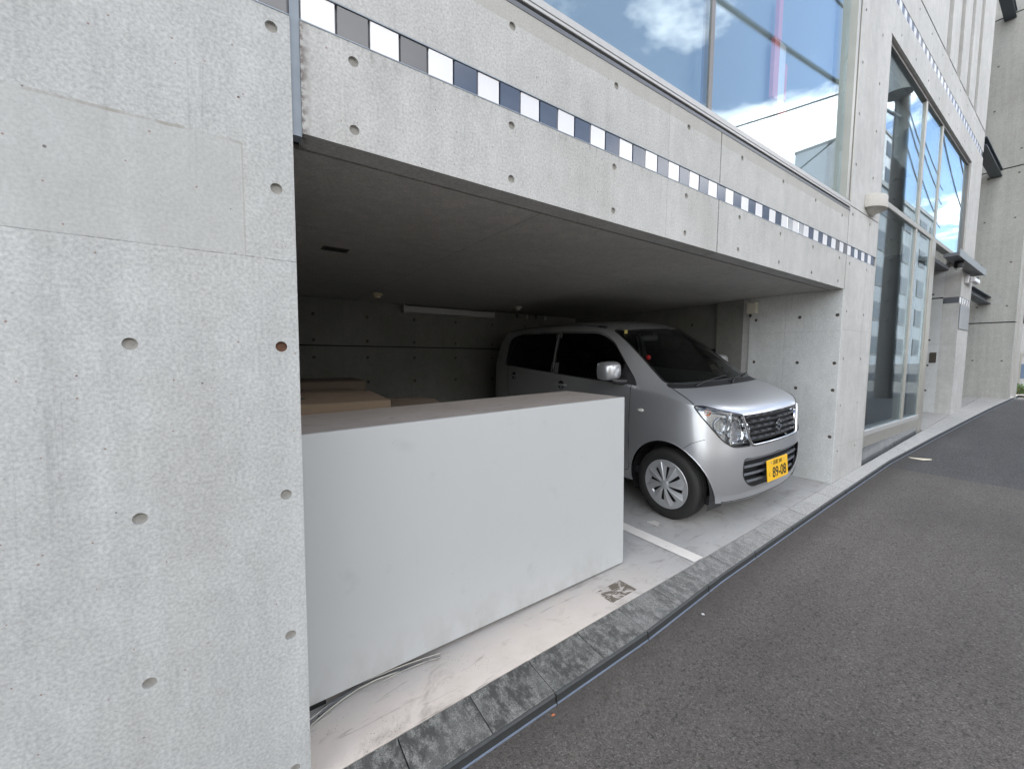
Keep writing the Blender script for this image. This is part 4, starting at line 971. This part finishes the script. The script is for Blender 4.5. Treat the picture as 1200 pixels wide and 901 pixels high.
# grille, intake, headlamps
GR = rpoly([(-.362, .636), (.362, .636), (.428, .856), (-.428, .856)], [.05, .05, .02, .02])
gr, body = cut(body, GR, front, lambda p: cen(p)[0] > .25 and cen(p)[2] < .93)
IN = rpoly([(-.34, .305), (.34, .305), (.442, .40), (.435, .535), (-.435, .535), (-.442, .40)], [.06, .06, .06, .03, .03, .06])
inn, body = cut(body, IN, front, lambda p: cen(p)[0] > .2 and cen(p)[2] < .6)
LP = rpoly([(-.098, .628), (.10, .630), (.215, .685), (.43, .875), (.475, .930), (.385, .932), (-.008, .862)], [.02, .05, .06, .05, .02, .03, .015])
for sg in (1, -1):
    dg_ = lambda q, sg=sg: (q[1]*sg-q[0], q[2])
    pr = lambda p, sg=sg: cen(p)[1]*sg > .25 and cen(p)[0] > 0 and (newell(p).x+newell(p).y*sg) > 0
    lp, body = cut(body, LP, dg_, pr)
    hl = emit('headlight', lp, M_lens, .001)
    o = emit('lamp_housing', lp, plain('lamp_housing_silver', (.42, .43, .45), .22, .85), -.05, parent=hl)
    seam([hit_diag(x, y, sg) for x, y in dens(LP, 3, True)], .005, 'lamp_edge', M_gap, parent=hl, closed=True)
    # reflector bowls, projector shroud, bulbs
    for (pp, hh, rr, mt, dn) in ((.015, .735, .088, M_reflect, .052), (.20, .785, .058, M_reflect, .045), (.345, .882, .022, M_amber, .04)):
        q = hit_diag(pp, hh, sg)
        if q is None: continue
        ax = Vector((1.6, sg*.8, 0)).normalized() if pp < .1 else Vector((1, sg*1.2, 0)).normalized()
        c0 = cp(*(q-ax*dn)); axl = (cp(*(q+ax))-cp(*q)).normalized()
        Mx = Matrix.Translation(c0) @ axl.to_track_quat('Z', 'Y').to_matrix().to_4x4()
        MB().lathe([(.004, -.035), (rr*.45, -.028), (rr*.8, -.008), (rr, .028), (rr*1.04, .028), (rr*1.06, .02)], Mx, 18).mk('reflector', mt, hl, True, 50, local=True)
        MB().lathe([(.002, .0), (.014, -.004), (.014, -.03)], Mx, 10).mk('bulb', M_sill, hl, True, 50, local=True)
    # chrome divider fins in the lamp
    for (pa, ha, pb, hb) in ((.115, .648, .105, .875), (-.03, .852, .36, .912), (-.06, .648, .11, .648)):
        a = hit_diag(pa, ha, sg); b = hit_diag(pb, hb, sg)
        if a is not None and b is not None:
            n_ = Vector((1, sg, 0)).normalized(); A, Bq = a-n_*.014, b-n_*.014; A2, B2 = a-n_*.06, b-n_*.06; t = Vector((0, 0, .006)) if abs(ha-hb) < .1 else Vector((-.005, sg*.005, 0))
            MB().prism([cp(*A), cp(*Bq), cp(*B2), cp(*A2)], cp(*t)).mk('lamp_fin', M_reflect, hl, local=True)
# panels
HD = [(.60, -.44), (.60, .44)]
door_f = rpoly([(-.37, .30), (-.345, 1.045), (-.335, 1.10), (-.63, 1.43), (-.80, 1.522), (-1.385, 1.55), (-1.385, .30)], [.05, .02, .02, .18, .1, .02, .05])
door_r = rpoly([(-1.39, .30), (-1.39, 1.55), (-2.16, 1.555), (-2.30, 1.30), (-2.30, .82), (-2.05, .62), (-1.99, .30)], [.05, .02, .1, .1, .1, .1, .04])
for sg in (1, -1):
    pr = lambda p, sg=sg: cen(p)[1]*sg > .4 and newell(p).y*sg > 0
    a, body = cut(body, door_f, side, pr)
    df = emit('front_door', a, M_paint); 
    b, body = cut(body, door_r, side, pr); dr = emit('rear_door', b, M_paint)
    seam([hit_side(x, y, sg) for x, y in dens(door_f, 3, True)], .003, parent=df, closed=True)
    seam([hit_side(x, y, sg) for x, y in dens(door_r, 3, True)], .003, parent=dr, closed=True)
    for (s0, h0, par) in ((-1.245, 1.0, df), (-2.15, 1.055, dr)):
        q = hit_side(s0, h0, sg)
        MB().lathe([(.001, .0), (.035, .001), (.045, .003), (.0455, .0)], Matrix.Translation(cp(q.x, q.y, q.z)) @ Vector((-sg, 0, 0)).to_track_quat('Z', 'Y').to_matrix().to_4x4(), 16).mk('handle_recess', M_gap, par, True, 50, local=True)
        pts = []
        for t in range(9):
            u = t/8*2-1; qq = hit_side(s0+u*.085, h0+.004, sg); pts.append(cp(qq.x, qq.y+sg*(.006+.022*(1-u**4)), qq.z))
        MB().tube(pts, [.009, .011, .012, .012, .012, .012, .012, .011, .009], 8).mk('door_handle', M_paint, par, True, 60, local=True)
    # sash on the B pillar, black corner piece at the A pillar, side turn lamp
    q = [hit_side(x, y, sg) for x, y in ((-1.30, 1.115), (-1.425, 1.12), (-1.425, 1.535), (-1.33, 1.533))]
    mk('pillar_sash', [cp(p.x, p.y+sg*.0015, p.z) for p in q], [(0, 1, 2, 3) if sg < 0 else (3, 2, 1, 0)], plain('pillar_sash_grey', (.22, .22, .23), .4, .4), CAR, local=True)
    q = hit_side(-.235, .853, sg)
    Mx = Matrix.Translation(cp(q.x, q.y, q.z)) @ Vector((-sg, 0, 0)).to_track_quat('Z', 'Y').to_matrix().to_4x4() @ Matrix.Diagonal((1.35, .62, 1, 1)) if False else Matrix.Translation(cp(q.x, q.y, q.z)) @ Matrix(((0, 0, -sg, 0), (1.35, 0, 0, 0), (0, .62, 0, 0), (0, 0, 0, 1)))
    MB().lathe([(.0225, -.002), (.022, .006), (.014, .010), (.001, .011)], Mx, 18).mk('side_turn_lamp', plain('turn_lamp_clear', (.72, .70, .66), .15), CAR, True, 60, local=True)
    # wing mirror
    m_ = MB(); prof = []
    V = []; Fm = []
    nst = 7
    for i in range(nst):
        t = i/(nst-1); w = math.sin(math.pi*min(1, .16+.84*t) if t < .5 else math.pi*.5)
        s_ = -.405-.135*t; k_ = (.62, .86, .96, 1, 1, .98, .93)[i]
        for j in range(16):
            a = 2*math.pi*j/16; ca, sa = math.cos(a), math.sin(a); e = .5
            x_ = math.copysign(abs(ca)**e, ca)*.098*k_; z_ = math.copysign(abs(sa)**e, sa)*.082*k_
            V.append(cp(s_, sg*(.838+x_), 1.178+z_))
    for i in range(nst-1):
        for j in range(16): Fm.append((i*16+j, i*16+(j+1) % 16, (i+1)*16+(j+1) % 16, (i+1)*16+j))
    Fm += [tuple(range(16))[::-1], tuple(range((nst-1)*16, nst*16))]
    if sg < 0: Fm = [f[::-1] for f in Fm]
    mir = mk('wing_mirror', V, [f[::-1] for f in Fm], M_paint, CAR, True, 50, local=True)
    MB().tube([cp(-.43, sg*.70, 1.075), cp(-.45, sg*.80, 1.085), cp(-.46, sg*.84, 1.10)], [.035, .026, .022], 10).mk('mirror_arm', M_blackp, mir, True, 50, local=True)
    V = [cp(-.5405, sg*(.838+a*.082), 1.178+b*.066) for a, b in ((-1, -1), (1, -1), (1, 1), (-1, 1))]; mk('mirror_glass', V, [(0, 1, 2, 3)], M_chrome, mir, local=True)
    # black triangle at the base of the A pillar
    q = [hit_side(x, y, sg) for x, y in ((-.30, 1.053), (-.50, 1.065), (-.46, 1.235), (-.335, 1.105))]
    mk('mirror_sail_panel', [cp(p.x, p.y+sg*.002, p.z) for p in q], [(0, 1, 2, 3) if sg < 0 else (3, 2, 1, 0)], M_blackp, CAR, local=True)
# hood shut line and bumper line
hoodP = [(-.005, -.625), (.12, -.655), (.215, -.655), (.30, -.585), (.385, -.44), (.41, -.38), (.46, -.2), (.47, 0), (.46, .2), (.41, .38), (.385, .44), (.30, .585), (.215, .655), (.12, .655), (-.005, .625)]
hd, body = cut(body, rpoly([(-.02, -.615), (.22, -.680), (.36, -.61), (.54, -.40), (.60, 0), (.54, .40), (.36, .61), (.22, .680), (-.02, .615)], .02), topv, lambda p: cen(p)[2] > .85 and newell(p).z > 0 and cen(p)[0] > -.06)
hood_o = emit('bonnet', hd, M_paint)
for sg in (1, -1):
    seam([hit_top(*p) for p in dens([(-.02, sg*.615), (.10, sg*.6475), (.21, sg*.677)], 5)], .003, parent=hood_o)
    seam([hit_side(x, y, sg) for x, y in dens([(.30, .690), (.22, .655), (.155, .60)], 4)], .0022)
    pass
bp, body = cut(body, [(.05, .15), (.9, .15), (.9, .622), (.40, .622), (.155, .60)], side, lambda p: cen(p)[0] > .05)
emit('front_bumper', bp, M_paint)
emit('body_shell', body, M_paint)
emit('interior_lining', [p[::-1] for p in liner], M_trim, .018)
# lip chamfer under the bumper, black
seam([Vector((q.x-.012, q.y, q.z)) for q in [hit_front(l, .212) for l in [(-.56+.08*i) for i in range(15)]] if q is not None], .014, 'bumper_lip', M_blackp)
# grille interior
go = emit('grille', gr, plain('grille_black', (.010, .010, .011), .5), -.045)
tab = None
for r_ in range(5):
    hh = .668+r_*.0425; half = .362+(hh-.636)/.22*.066-.012
    top = r_
    pts = []
    for i in range(17):
        l = -half+2*half*i/16; q = hit_front(l, min(hh, .845))
        if q is not None: pts.append(Vector((q.x-.020, l, hh)))
    V = []; Fm = []
    for p in pts: V += [cp(p.x+.010, p.y, p.z+.008), cp(p.x+.012, p.y, p.z-.004), cp(p.x-.02, p.y, p.z-.006), cp(p.x-.02, p.y, p.z+.006)]
    for i in range(len(pts)-1):
        for e in range(4): Fm.append((i*4+e, i*4+(e+1) % 4, (i+1)*4+(e+1) % 4, (i+1)*4+e))
    mk('grille_slat', V, Fm, M_blackp, go, local=True)
    nt_ = 8; 
    for i in range(nt_):
        l = -half+.03+(2*half-.06)*(i+(.25 if r_ % 2 else .75)-.0)/nt_
        if abs(l) > half-.02: continue
        if abs(l) < .055 and 1 <= r_ <= 4: continue
        q = hit_front(l, min(hh, .855))
        if q is None: continue
        d = .027
        V = [cp(q.x-.004, l-d, hh+.014), cp(q.x-.004, l+d, hh+.014), cp(q.x-.012, l+d*.85, hh-.006), cp(q.x-.012, l-d*.85, hh-.006)]
        V += [Vector(v)+Vector((0, .02, 0)) for v in V]
        mk('grille_tab', V, [(0, 3, 2, 1), (4, 5, 6, 7), (0, 1, 5, 4), (1, 2, 6, 5), (2, 3, 7, 6), (3, 0, 4, 7)], M_slat, go, local=True)
# chrome U frame
U = [(-.434, .856), (-.372, .660), (-.352, .634), (-.32, .627), (.32, .627), (.352, .634), (.372, .660), (.434, .856)]
pts = [hit_front(x, min(y, .868)) for x, y in dens(U, 4)]
V = []; Fm = []; pts = [p for p in pts if p is not None]
for i, p in enumerate(pts):
    a = pts[max(0, i-1)]; b = pts[min(len(pts)-1, i+1)]; t = (b-a).normalized(); nn = Vector((1, 0, 0)); w = t.cross(nn).normalized()*.018
    V += [cp(*(p+w+Vector((.001, 0, 0)))), cp(*(p+w*.3+Vector((.008, 0, 0)))), cp(*(p-w*.3+Vector((.008, 0, 0)))), cp(*(p-w-Vector((.02, 0, 0))))]
for i in range(len(pts)-1):
    for e in range(3): Fm.append((i*4+e, i*4+e+1, (i+1)*4+e+1, (i+1)*4+e))
MB().tube([cp(p.x+.001, p.y, p.z) for p in pts], .011, 8).mk('grille_frame', M_chrome, go, True, 60, local=True)
# emblem: a slanted S made of two hooks
q = hit_front(0, .745); ex = q.x+.002
ob = MB(); k_ = .043
EP = [(.78, .42), (0, .98), (-.92, .32), (.92, -.32), (0, -.98), (-.78, -.42)]
for i_ in range(5):
    p0 = Vector(EP[i_])*k_; p1 = Vector(EP[i_+1])*k_; d_ = (p1-p0).normalized(); n_ = Vector((-d_.y, d_.x))*.0075; p0 = p0-d_*.004; p1 = p1+d_*.004; dz_ = .0003*i_
    ob.prism([cp(ex+.002+dz_, -p.x, .745+p.y) for p in (p0+n_, p1+n_, p1-n_, p0-n_)], (0, -.008-dz_, 0))
ob.mk('emblem', M_chrome, go, local=True)
# lower intake
io = emit('air_intake', inn, plain('intake_black', (.010, .010, .011), .5), -.05)
for hh in (.345, .405, .465, .520):
    half = .34+min(1, (hh-.305)/.095)*.09
    pts = [hit_front(-half+2*half*i/14, hh) for i in range(15)]
    V = []; Fm = []
    for i, p in enumerate(pts):
        l = -half+2*half*i/14; V += [cp(p.x-.016, l, hh+.011), cp(p.x-.012, l, hh-.006), cp(p.x-.045, l, hh-.016), cp(p.x-.045, l, hh+.004)]
    for i in range(14):
        for e in range(4): Fm.append((i*4+e, i*4+(e+1) % 4, (i+1)*4+(e+1) % 4, (i+1)*4+e))
    mk('intake_slat', V, Fm, M_slat, io, local=True)
seam([hit_front(x, y) for x, y in dens(IN, 2, True)], .004, 'intake_edge', M_blackp, parent=io, closed=True)
# number plate
np_ = MB().box(-.165, .165, -.004, .004, -.0825, .0825, .002)
M_plate = plain('yellow_plate', (.80, .46, .02), .42, nscale=5, var=.04)
PL = mk('number_plate', np_.v, np_.f, M_plate, CAR, local=True); PL.location = cp(.503, .02, .402); PL.rotation_euler = (R(-4), 0, 0)
lbox('plate_holder', -.12, .12, -.4985, -.44, .36, .45, M_blackp, CAR)
def text(body_, size, x, z, mat, parent, y=-.0048, sx=1.0):
    cu = bpy.data.curves.new('text', 'FONT'); cu.body = body_; cu.size = size; cu.align_x = 'CENTER'; cu.align_y = 'CENTER'; cu.extrude = .0004; cu.offset = .0016 if size > .05 else .0003
    o = bpy.data.objects.new('text', cu); COL.objects.link(o); dg = bpy.context.evaluated_depsgraph_get(); dg.update()
    me = bpy.data.meshes.new_from_object(o.evaluated_get(dg)); bpy.data.objects.remove(o)
    me.materials.clear(); me.materials.append(mat)
    k = bpy.data.objects.new('plate_lettering', me); COL.objects.link(k); k.parent = parent; k.location = (x, y, z); k.rotation_euler = (R(90), 0, 0); k.scale = (sx, 1, 1); return k
M_ink = plain('plate_black_ink', (.014, .013, .012), .5)
text('89-08', .112, .022, -.026, M_ink, PL, sx=.86); text('浜松 581', .040, .0, .052, M_ink, PL); text('く', .036, -.135, -.03, M_ink, PL)
for sx in (-.10, .10): MB().lathe([(.006, 0), (.006, .003), (.001, .004)], Matrix.Translation((sx, -.004, .058)) @ Matrix.Rotation(R(90), 4, 'X'), 10).mk('plate_bolt', M_sill, PL, True, 40, local=True)
# wheels
def wheel(s0, sg):
    c = cp(s0, sg*.655, .282); Mx = Matrix.Translation(c) @ Vector((-sg, 0, 0)).to_track_quat('Z', 'Y').to_matrix().to_4x4()
    wh = bpy.data.objects.new('wheel', None); COL.objects.link(wh); wh.parent = CAR; wh.matrix_local = Mx; wh.empty_display_size = .1
    prof = [(.190, .058), (.200, .068), (.225, .074), (.250, .073), (.268, .066), (.278, .055)]
    tread = []
    for i, y in enumerate([.05, .036, .033, .016, .013, -.013, -.016, -.033, -.036, -.05]): tread.append((.2825 if i in (0, 1, 4, 5, 8, 9) or True else .27, y))
    tread = [(.281, .05), (.2825, .034), (.274, .032), (.274, .027), (.2835, .025), (.2835, .004), (.274, .002), (.274, -.004), (.2835, -.006), (.2835, -.025), (.274, -.027), (.274, -.032), (.2825, -.034), (.281, -.05)]
    prof = prof+tread+[(.278, -.055), (.268, -.066), (.225, -.074), (.190, -.058)]
    MB().lathe(prof, n=56).mk('tyre', M_rubber, wh, True, 35, local=True)
    # letter ring ridge on the side wall
    MB().lathe([(.212, .0715), (.213, .0745), (.2155, .0750), (.217, .0728)], n=48).mk('sidewall_ridge', M_rubber, wh, True, None, local=True)
    MB().lathe([(.193, .060), (.196, .066), (.190, .068), (.183, .058), (.176, .030), (.05, .012), (.001, .012)], n=48).mk('rim', plain('rim_dark', (.03, .03, .032), .5, .3), wh, True, 40, local=True)
    cv = MB().lathe([(.186, .060), (.194, .0655), (.197, .0665), (.1935, .070), (.176, .0675), (.150, .066), (.142, .055)], n=48).mk('wheel_cover', M_cover, wh, True, 40, local=True)
    for k in range(8):
        a = 2*math.pi*k/8+.2; m_ = MB(); V = []; n = 7
        for i in range(n+1):
            t = i/n; r_ = .030+t*(.179-.030); hw = .014+.052*t**1.2-(.012*max(0, t-.85)/.15)
            z = .064+.016*math.sin(math.pi*(1-t)*.5)*1.0
            for u, dz in ((-1, -.004), (-.12, .001), (.0, .006), (.12, .003), (1, -.001)):
                an = a+math.asin(min(.9, hw/max(r_, .031)))*u*.82+.10*(t-.5)
                V.append((r_*math.cos(an), r_*math.sin(an), z+dz))
        Fm = []
        for i in range(n):
            for e in range(4): Fm.append((i*5+e, (i+1)*5+e, (i+1)*5+e+1, i*5+e+1))
        mk('wheel_spoke', V, Fm, M_cover, wh, True, 25, local=True)
    MB().lathe([(.040, .070), (.038, .083), (.030, .087), (.001, .088)], n=24).mk('hub_cap', M_cover, wh, True, 40, local=True)
    return wh
for s0 in (0, -2.425):
    for sg in (1, -1): wheel(s0, sg)
    # wheel wells
    for sg in (1, -1):
        V = []; Fm = []; n = 20
        for i in range(n+1):
            a = math.pi*(-.12+1.24*i/n)
            for rr, ll in ((.350, .69 if s0 == 0 else .70), (.350, .50), (.15, .50)): V.append(cp(s0+rr*math.cos(a), sg*ll, .285+rr*math.sin(a)))
        for i in range(n):
            for e in range(2): Fm.append((i*3+e, i*3+e+1, (i+1)*3+e+1, (i+1)*3+e))
        mk('wheel_well', V, Fm, M_blackp, CAR, local=True)
        seam([hit_side(s0+.353*math.cos(math.pi*(-.02+1.04*i/24)), .285+.353*math.sin(math.pi*(-.02+1.04*i/24)), sg) for i in range(25)], .005, 'arch_lip', M_paint)
lbox('underbody', -.60, .60, -.30, 2.74, .17, .24, M_blackp, CAR)
# wipers
for (pts) in ([(-.03, .46, 1.052), (-.045, .30, 1.078), (-.05, .02, 1.10)], [(.035, .02, 1.05), (.0, -.12, 1.078), (-.045, -.42, 1.098)]):
    P = []
    for (s_, l_, h_) in pts:
        q = hit_front(l_, h_); P.append(Vector((q.x+.022, l_, h_)))
    wo = MB().tube([cp(*p) for p in P], [.009, .007, .006], 6).mk('wiper', M_blackp, CAR, True, None, local=True)
    A, Bq = P[1].lerp(P[2], -.4), P[2]+(P[2]-P[1])*.35
    MB().tube([cp(*(A+Vector((-.008, 0, -.006)))), cp(*(Bq+Vector((-.008, 0, -.004))))], .006, 5).mk('wiper_blade', M_blackp, wo, True, None, local=True)
# cabin
inte = lbox('dashboard', -.60, .60, .05, .42, .78, 1.0, M_dash, CAR, .04)
MB().prism([cp(.0, .6, 1.01), cp(-.42, .6, 1.0), cp(-.42, .6, .97), cp(.0, .6, .97)], (1.2, 0, 0)).mk('dash_top', M_dash, CAR, local=True)
Mx = Matrix.Translation(cp(-.55, .33, 1.02)) @ Matrix.Rotation(R(65), 4, 'X')
MB().lathe([(.18+.014*math.cos(2*math.pi*i/8), .014*math.sin(2*math.pi*i/8)) for i in range(8)], Mx, 28, True).mk('steering_wheel', M_blackp, CAR, True, None, local=True)
for s0 in (-1.0, -1.95):
    for sg in (1, -1):
        st_ = MB().box(-sg*.33-.24, -sg*.33+.24, -s0-.25, -s0+.26, .40, .62, .05).mk('seat_cushion', M_seat, CAR, local=True)
        o = MB().box(-sg*.33-.23, -sg*.33+.23, -s0+.22, -s0+.36, .58, 1.16, .05).mk('seat_back', M_seat, CAR, local=True)
        MB().box(-sg*.33-.12, -sg*.33+.12, -s0+.26, -s0+.35, 1.18, 1.36, .035).mk('head_rest', M_seat, o, local=True)
lbox('cabin_floor', -.66, .66, .10, 2.7, .28, .34, M_trim, CAR)
rm = lbox('rear_view_mirror', -.115, .115, .70, .735, 1.42, 1.485, M_blackp, CAR, .015); MB().tube([cp(-.70, 0, 1.48), cp(-.64, 0, 1.53)], .01, 6).mk('mirror_stalk', M_blackp, rm, local=True)
lbox('mirror_face', -.10, .10, .7355, .737, 1.43, 1.475, M_chrome, rm)
MB().lathe([(.001, -.026), (.018, -.019), (.026, 0), (.018, .019), (.001, .026)], Matrix.Translation(cp(-.66, .10, 1.262)), 14).mk('red_charm', plain('red_charm', (.75, .012, .02), .3), CAR, True, None, local=True)
lbox('inspection_sticker', -.47, -.43, .635, .636, 1.50, 1.535, plain('sticker_yellow', (.5, .4, .1), .6), CAR)
# roof rail mouldings, antenna
for sg in (1, -1):
    seam([hit_top(s, sg*(.548+.0)) for s in [-.86-.1*i for i in range(17)]], .005, 'roof_moulding', M_gap)
q = hit_top(-.86, .535)
if q: MB().tube([cp(-.80, .53, q.z-.002), cp(-.90, .55, q.z+.012)], [.012, .008], 8).mk('roof_moulding_cap', M_blackp, CAR, True, None, local=True)

# ------------------------------------------------------------------ across the street (seen mirrored in the glass) and beyond the tower
def pole(name, x, y, h, label):
    P = thing(name, (x, y, roadz(x)), label, 'utility pole'); z0 = roadz(x)
    MB().tube([(x, y, z0-.1), (x, y, z0+h)], [.17, .11], 16).mk('shaft', plain('pole_concrete', (.085, .08, .075), .8), P, True, 60)
    for k, z in enumerate((z0+h-.5, z0+h-1.3, z0+h-2.6)):
        boxo('crossarm', x-.05, x+.05, y-.9+.2*k, y+.9-.2*k, z-.045, z+.045, M_alud, P)
        for j in (-.75, -.35, .35, .75): MB().lathe([(.001, .16), (.04, .14), (.025, .10), (.045, .07), (.03, .0)], Matrix.Translation((x, y+j*(1-.22*k), z+.045)), 8).mk('insulator', M_white, P, True, 50)
    MB().lathe([(.001, .9), (.24, .88), (.26, .8), (.26, .05), (.001, 0)], Matrix.Translation((x-.42, y, z0+h-3.9)), 14).mk('transformer', plain('transformer_grey', (.24, .25, .25), .5), P, True, 40)
    for z in [z0+1.8+.45*i for i in range(12)]: MB().tube([(x-.26, y, z), (x+.26, y, z)], .012, 5).mk('step_bolt', M_alud, P)
    return z0+h
ph = pole('utility_pole', 12.5, -1.30, 10.5, 'tall grey utility pole with crossarms mirrored dark in the glass front')
M_cable = plain('cable_grey', (.05, .052, .055), .6)
def wire(a, b, sag, r, lab):
    a, b = Vector(a), Vector(b); pts = []
    for i in range(15): t = i/14; p = a.lerp(b, t); p.z -= sag*4*t*(1-t); pts.append(p)
    o = MB().tube(pts, r, 5).mk('overhead_cable', M_cable, None, True); tag(o, lab, 'cable', 'overhead cables above the street')
    if r > .03: o.data.materials[0] = plain('bundled_cable_grey', (.22, .25, .27), .6)
for k, z in enumerate((ph-.35, ph-1.15, ph-2.45)):
    for n_, j in enumerate((-.75, .35)):
        wire((-16, -1.6+j*(1-.22*k), z-.6), (12.5, -1.3+j*(1-.22*k), z), .5+.12*n_, .022, 'black overhead cable strung left from the pole, %s crossarm, %s side' % (('top', 'middle', 'lowest')[k], ('street', 'building')[n_]))
        wire((12.5, -1.3+j*(1-.22*k), z), (34, -3.4+j, z+.5), .5+.12*n_, .022, 'black overhead cable running past the tower, %s crossarm, %s side' % (('top', 'middle', 'lowest')[k], ('street', 'building')[n_]))
wire((12.5, -1.3, ph-4.2), (-14, -1.9, ph-4.9), .9, .035, 'thick bundled cable strung along the street below the others')
wire((12.5, -1.3, ph-3.2), (5, -14.5, 7.5), .5, .022, 'thin service cable crossing to the low house opposite')
wire((12.5, -1.3, ph-3.4), (22, -14.5, 7.2), .5, .022, 'thin service cable crossing to the white house opposite')
def house(name, label, x0, x1, y0, y1, h, c, floors, bays, roofc=(.2, .2, .2)):
    """opposite building: its facade looks towards +y"""
    zb = roadz((x0+x1)/2)-.3
    Hs = thing(name, ((x0+x1)/2, (y0+y1)/2, zb), label, 'building', 'buildings across the street'); mt = plain(name+'_render', c, .8, nscale=2, var=.08); 
    boxo('wall', x0, x1, y0, y1, zb, zb+h, mt, Hs); boxo('parapet', x0-.1, x1+.1, y0-.1, y1+.1, zb+h+.001, zb+h+.35, plain(name+'_parapet', roofc, .7), Hs)
    fh = (h-.6)/floors; bw_ = (x1-x0)/bays
    for f in range(floors):
        for b in range(bays):
            a = x0+bw_*(b+.18); e = x0+bw_*(b+.82); z0_ = zb+.3+fh*f+fh*.3; z1_ = zb+.3+fh*f+fh*.85
            w = boxo('window', a, e, y1+.002, y1+.05, z0_, z1_, M_alud, Hs); boxo('pane', a+.06, e-.06, y1+.0505, y1+.06, z0_+.06, z1_-.06, plain('far_pane', (.05, .06, .075), .45, spec=.15), w)
house('opposite_house', 'low beige house straight across the street', -16, 3, -26, -15, 6.4, (.36, .33, .28), 2, 6)
house('opposite_house', 'white two-storey house across the street to the right', 6, 20, -27, -15.5, 7.0, (.42, .41, .40), 2, 5)
house('opposite_house', 'pale grey three-storey block across the street farther right', 23, 38, -24, -11, 9.5, (.30, .31, .32), 3, 6)
house('opposite_house', 'white office block with dark window bands far up the street', 44, 64, -20, -9.5, 15.5, (.20, .215, .23), 5, 5)
house('opposite_house', 'slim pale tower block far up the street', 74, 84, -27, -17, 33, (.40, .41, .43), 9, 3)
# hanging sign behind the upper window glass
sg_ = thing('hanging_sign', (3.4, .11, 3.4), 'red and white vertical sign hanging just inside the upper window', 'sign')
M_red = plain('sign_red', (.60, .16, .16), .5)
for (a, b, z0_, z1_, m_) in ((3.36, 3.42, 3.80, 4.10, M_red), (3.32, 3.40, 3.38, 3.797, M_red), (3.4005, 3.50, 3.36, 3.797, M_white), (3.5005, 3.54, 3.42, 3.68, M_red), (3.40, 3.56, 3.30, 3.357, M_red)): boxo('sign_panel', a, b, .10, .125, z0_, z1_, m_, sg_)
# beyond the tower: downpipe, blue hoarding, shrub
o = MB().tube([(13.82, -.40, .6), (13.82, -.40, 9)], .05, 10).mk('downpipe', M_sill, None, True, 50); tag(o, 'pale downpipe on the front edge of the tower', 'pipe')
an = thing('annex_building', (17.5, .5, .8), 'white rendered annex with a dark upper window and blue shutter beyond the tower', 'building')
boxo('wall', 17.0, 21, -.75, 4, .3, 6, plain('annex_white', (.42, .42, .42), .8), an); boxo('upper_window', 16.985, 16.999, -.6, 1.5, 2.42, 3.6, M_blackp, an)
boxo('ledge', 16.93, 16.999, -.75, 2, 1.62, 1.66, M_sill, an); boxo('blue_shutter', 16.985, 16.999, -.6, 1.5, .98, 1.36, plain('shutter_blue', (.10, .15, .23), .5), an)
o = MB().tube([(15.6, -.33, .7), (15.6, -.33, 1.62)], .035, 10).mk('yard_post', M_alu, None, True, 50); tag(o, 'thin grey post standing in the yard just beyond the tower edge', 'post')
struct(mk('side_yard', [(14.2, -.62, gz(14.2)-.01), (22, -.9, gz(22)-.03), (22, 8, gz(22)-.03), (14.2, 8, gz(14.2)-.01)], [(0, 1, 2, 3)], M_pave))
M_leaf = plain('leaf_green', (.055, .10, .03), .6, nscale=4, var=.5); M_leaf2 = plain('leaf_olive', (.13, .15, .04), .6, nscale=4, var=.5)
sh = thing('shrub', (14.55, -.5, gz(14.5)), 'small green and yellow shrub at the foot of the tower edge', 'shrub')
def leaves(n, c, rx, ry, rz_, size):
    m_ = MB()
    for i in range(n):
        d = Vector((random.gauss(0, 1), random.gauss(0, 1), random.gauss(0, 1))).normalized()*random.uniform(.35, 1); p = Vector((c[0]+d.x*rx, c[1]+d.y*ry, c[2]+d.z*rz_))
        e = Euler((random.uniform(0, 6), random.uniform(0, 6), random.uniform(0, 6))).to_matrix(); s_ = size*random.uniform(.6, 1.3)
        m_.add([p+e @ Vector(q)*s_ for q in ((-1, 0, 0), (0, -.45, .1), (1, 0, 0), (0, .45, .1))], [(0, 1, 2, 3)])
    return m_
leaves(380, (14.55, -.42, gz(14.4)+.11), .30, .13, .12, .035).mk('crown', M_leaf, sh); leaves(160, (14.6, -.46, gz(14.4)+.07), .3, .12, .08, .03).mk('crown', M_leaf2, sh)
for i in range(5): MB().tube([(14.45+.05*i-.1, -.42, gz(14.4)-.02), (14.45+.09*i-.18, -.42+.03*(i-2), gz(14.4)+.15)], [.008, .003], 5).mk('stem', plain('stem_brown', (.10, .07, .04), .8), sh)
